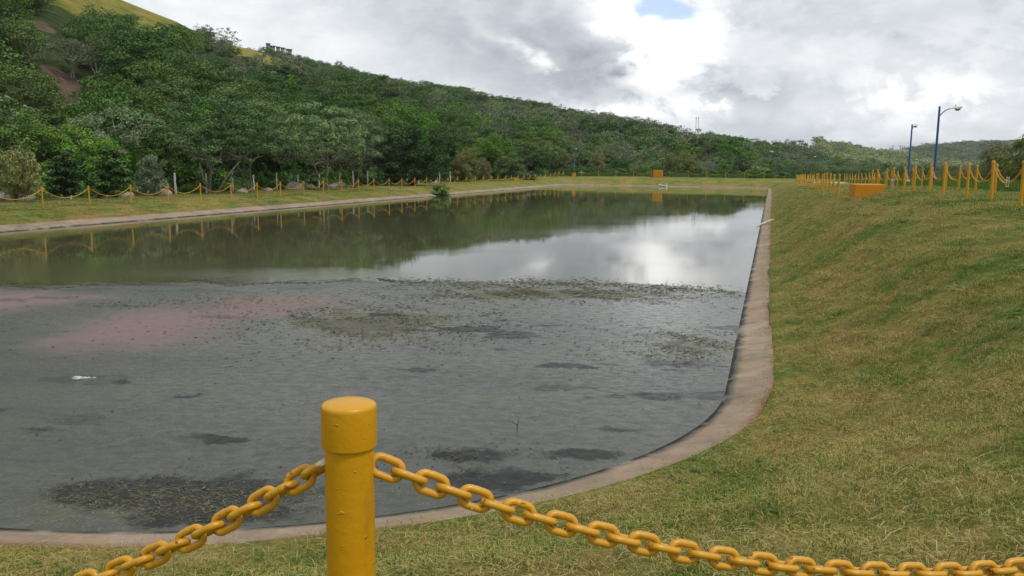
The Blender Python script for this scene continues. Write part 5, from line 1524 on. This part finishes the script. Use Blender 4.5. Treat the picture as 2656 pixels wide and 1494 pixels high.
# long stalks of cut straw on the near bank
n = 4200
P_, s_, r__ = field(n * 2, 14, 2.2, 1)
P_ = P_[:n]
L_ = rng.uniform(.08, .34, len(P_)); a = rng.uniform(0, 6.28, len(P_))
zb = ground_z(P_) + rng.uniform(.01, .05, len(P_))
dd = np.stack([np.cos(a), np.sin(a)], 1); c_ = P_ + dd * L_[:, None] / 2; e_ = P_ + dd * L_[:, None]
zc_ = ground_z(c_) + rng.uniform(.03, .07, len(P_)); ze = ground_z(e_) + rng.uniform(.0, .06, len(P_))
sdv = np.stack([-dd[:, 1], dd[:, 0], 0 * a], 1) * .0021
V = np.stack([np.c_[P_, zb] - sdv, np.c_[c_, zc_] - sdv, np.c_[e_, ze], np.c_[c_, zc_] + sdv], 1)
mat_straw, g = material('dry_straw')
tone = g.n('ShaderNodeAttribute', out=None, attribute_name='tone').outputs['Fac']
g.surf(g.principled(g.ramp(tone, [(0, (.14, .12, .05)), (.5, (.27, .235, .11)), (1, (.40, .35, .20))]), .8, None, .2))
tag(link('cut_straw', quads_mesh('cut_straw', V, [mat_straw], rng.random(len(P_)))), 'loose stalks of cut straw lying on the near bank', kind='stuff')
# straw floating on the scum near the shore
n = 3800
X_ = np.concatenate([rng.normal(-3.0, .9, n // 2), rng.uniform(-6, 3, n - n // 2)])
Y_ = np.concatenate([rng.normal(7.25, .30, n // 2), 5.8 + rng.random(n - n // 2) ** 1.5 * 8])
P_ = np.stack([X_, Y_], 1); s_, _ = nearest(P_); P_ = P_[s_ < -.12]
n = len(P_)
L_ = rng.uniform(.02, .11, n) * np.where(np.hypot(P_[:, 0] + 3, P_[:, 1] - 7.2) < 1.2, 1.2, .75); a = rng.uniform(0, 6.28, n)
dd = np.stack([np.cos(a), np.sin(a), 0 * a], 1) * L_[:, None]
sdv = np.stack([-np.sin(a), np.cos(a), 0 * a], 1) * .0016
B_ = np.c_[P_, np.full(n, .004)]
V = np.stack([B_ - sdv, B_ + dd * .5 - sdv + [0, 0, .003], B_ + dd, B_ + dd * .5 + sdv + [0, 0, .003]], 1)
tag(link('floating_straw', quads_mesh('floating_straw', V, [mat_straw], rng.random(n) * .7)), 'bits of cut straw floating on the scum near the shore', kind='stuff')

# flecks of algae and leaf litter on the scum: along its far edge and in the olive drifts
mat_fleck, g = material('algae_flecks')
tone = g.n('ShaderNodeAttribute', out=None, attribute_name='tone').outputs['Fac']
g.surf(g.principled(g.ramp(tone, [(0, (.018, .016, .009)), (.4, (.050, .046, .022)), (.75, (.105, .100, .050)), (1, (.20, .20, .165))]), .85, None, .25))
def drift(n_, cx_, cy_, sx_, sy_, tilt_):
    k_ = rng.normal(size=(n_, 2)) * [sx_, sy_]
    c_, s_ = math.cos(tilt_), math.sin(tilt_)
    q_ = np.stack([k_[:, 0] * c_ - k_[:, 1] * s_ + cx_, k_[:, 0] * s_ + k_[:, 1] * c_ + cy_], 1)
    den = np.sin(q_[:, 0] * 2.3 + 1.9 * np.sin(q_[:, 1] * 1.7)) * np.sin(q_[:, 1] * 2.9 + q_[:, 0] * 1.1) + .6 * np.sin(q_[:, 0] * 6.1 + q_[:, 1] * 4.3)
    return q_[den + rng.normal(size=n_) * .45 > -.05]
ex = rng.uniform(-12.5, 5.4, 5200)
ey = 21.75 - .19 * np.maximum(-(ex + 4), 0) - .52 * np.maximum(ex - 3.2, 0) + .35 * np.sin(ex * 1.3) + .25 * np.sin(ex * 3.1 + 1)
ee = np.stack([ex, ey + rng.normal(size=len(ex)) * np.where(ex > -3, .45, .12)], 1)
ee = ee[(ex > -3.5) | (rng.random(len(ex)) < .35)]
P_ = np.concatenate([ee, drift(5200, -2.7, 15.9, 1.5, 1.3, -.4), drift(5600, .9, 20.0, 2.3, .75, .12), drift(2600, 3.0, 14.3, 1.0, 1.0, 0), drift(500, -7.0, 18.3, 1.4, .5, .3),
                     np.stack([rng.uniform(-9, 5, 800), rng.uniform(7, 20, 800)], 1), drift(900, -.4, 8.4, .4, .25, 0), drift(900, -3.0, 7.4, .9, .3, 0)])
s_, _ = nearest(P_); P_ = P_[s_ < -.15]; n = len(P_)
sz = rng.uniform(.006, .030, n) * np.clip(P_[:, 1] / 13, .55, 1.6)
a = rng.uniform(0, 6.28, n)
an = a[:, None] + np.array([0, 1.3, 2.9, 4.4])[None] + rng.normal(size=(n, 4)) * .25
rd = sz[:, None] * rng.uniform(.4, 1.5, (n, 4)) * np.array([1.5, .6, 1.4, .6])[None]
V = np.stack([P_[:, :1] + np.cos(an) * rd, P_[:, 1:] + np.sin(an) * rd, np.broadcast_to(rng.uniform(.003, .012, n)[:, None], (n, 4))], -1)
tn_ = np.clip(rng.beta(1.6, 1.9, n), 0, 1)
tag(link('floating_algae', quads_mesh('floating_algae', V, [mat_fleck], tn_)), 'flecks of olive algae and leaf litter drifting on the scum', kind='stuff')

# ------------------------------------------------------------------ haze
HAZE = True
if HAZE:
    m_, g = material('haze')
    g.n('ShaderNodeOutputMaterial', {'Volume': g.n('ShaderNodeVolumePrincipled', {'Color': (.86, .92, 1.0), 'Density': 8e-5, 'Anisotropy': .1})}, out=None)
    mb = MB(); mb.box((0, 0, 56), (7800, 7800, 140))
    tag(link('haze', mb.mesh('haze', [m_], False)), 'thin valley haze', kind='stuff')
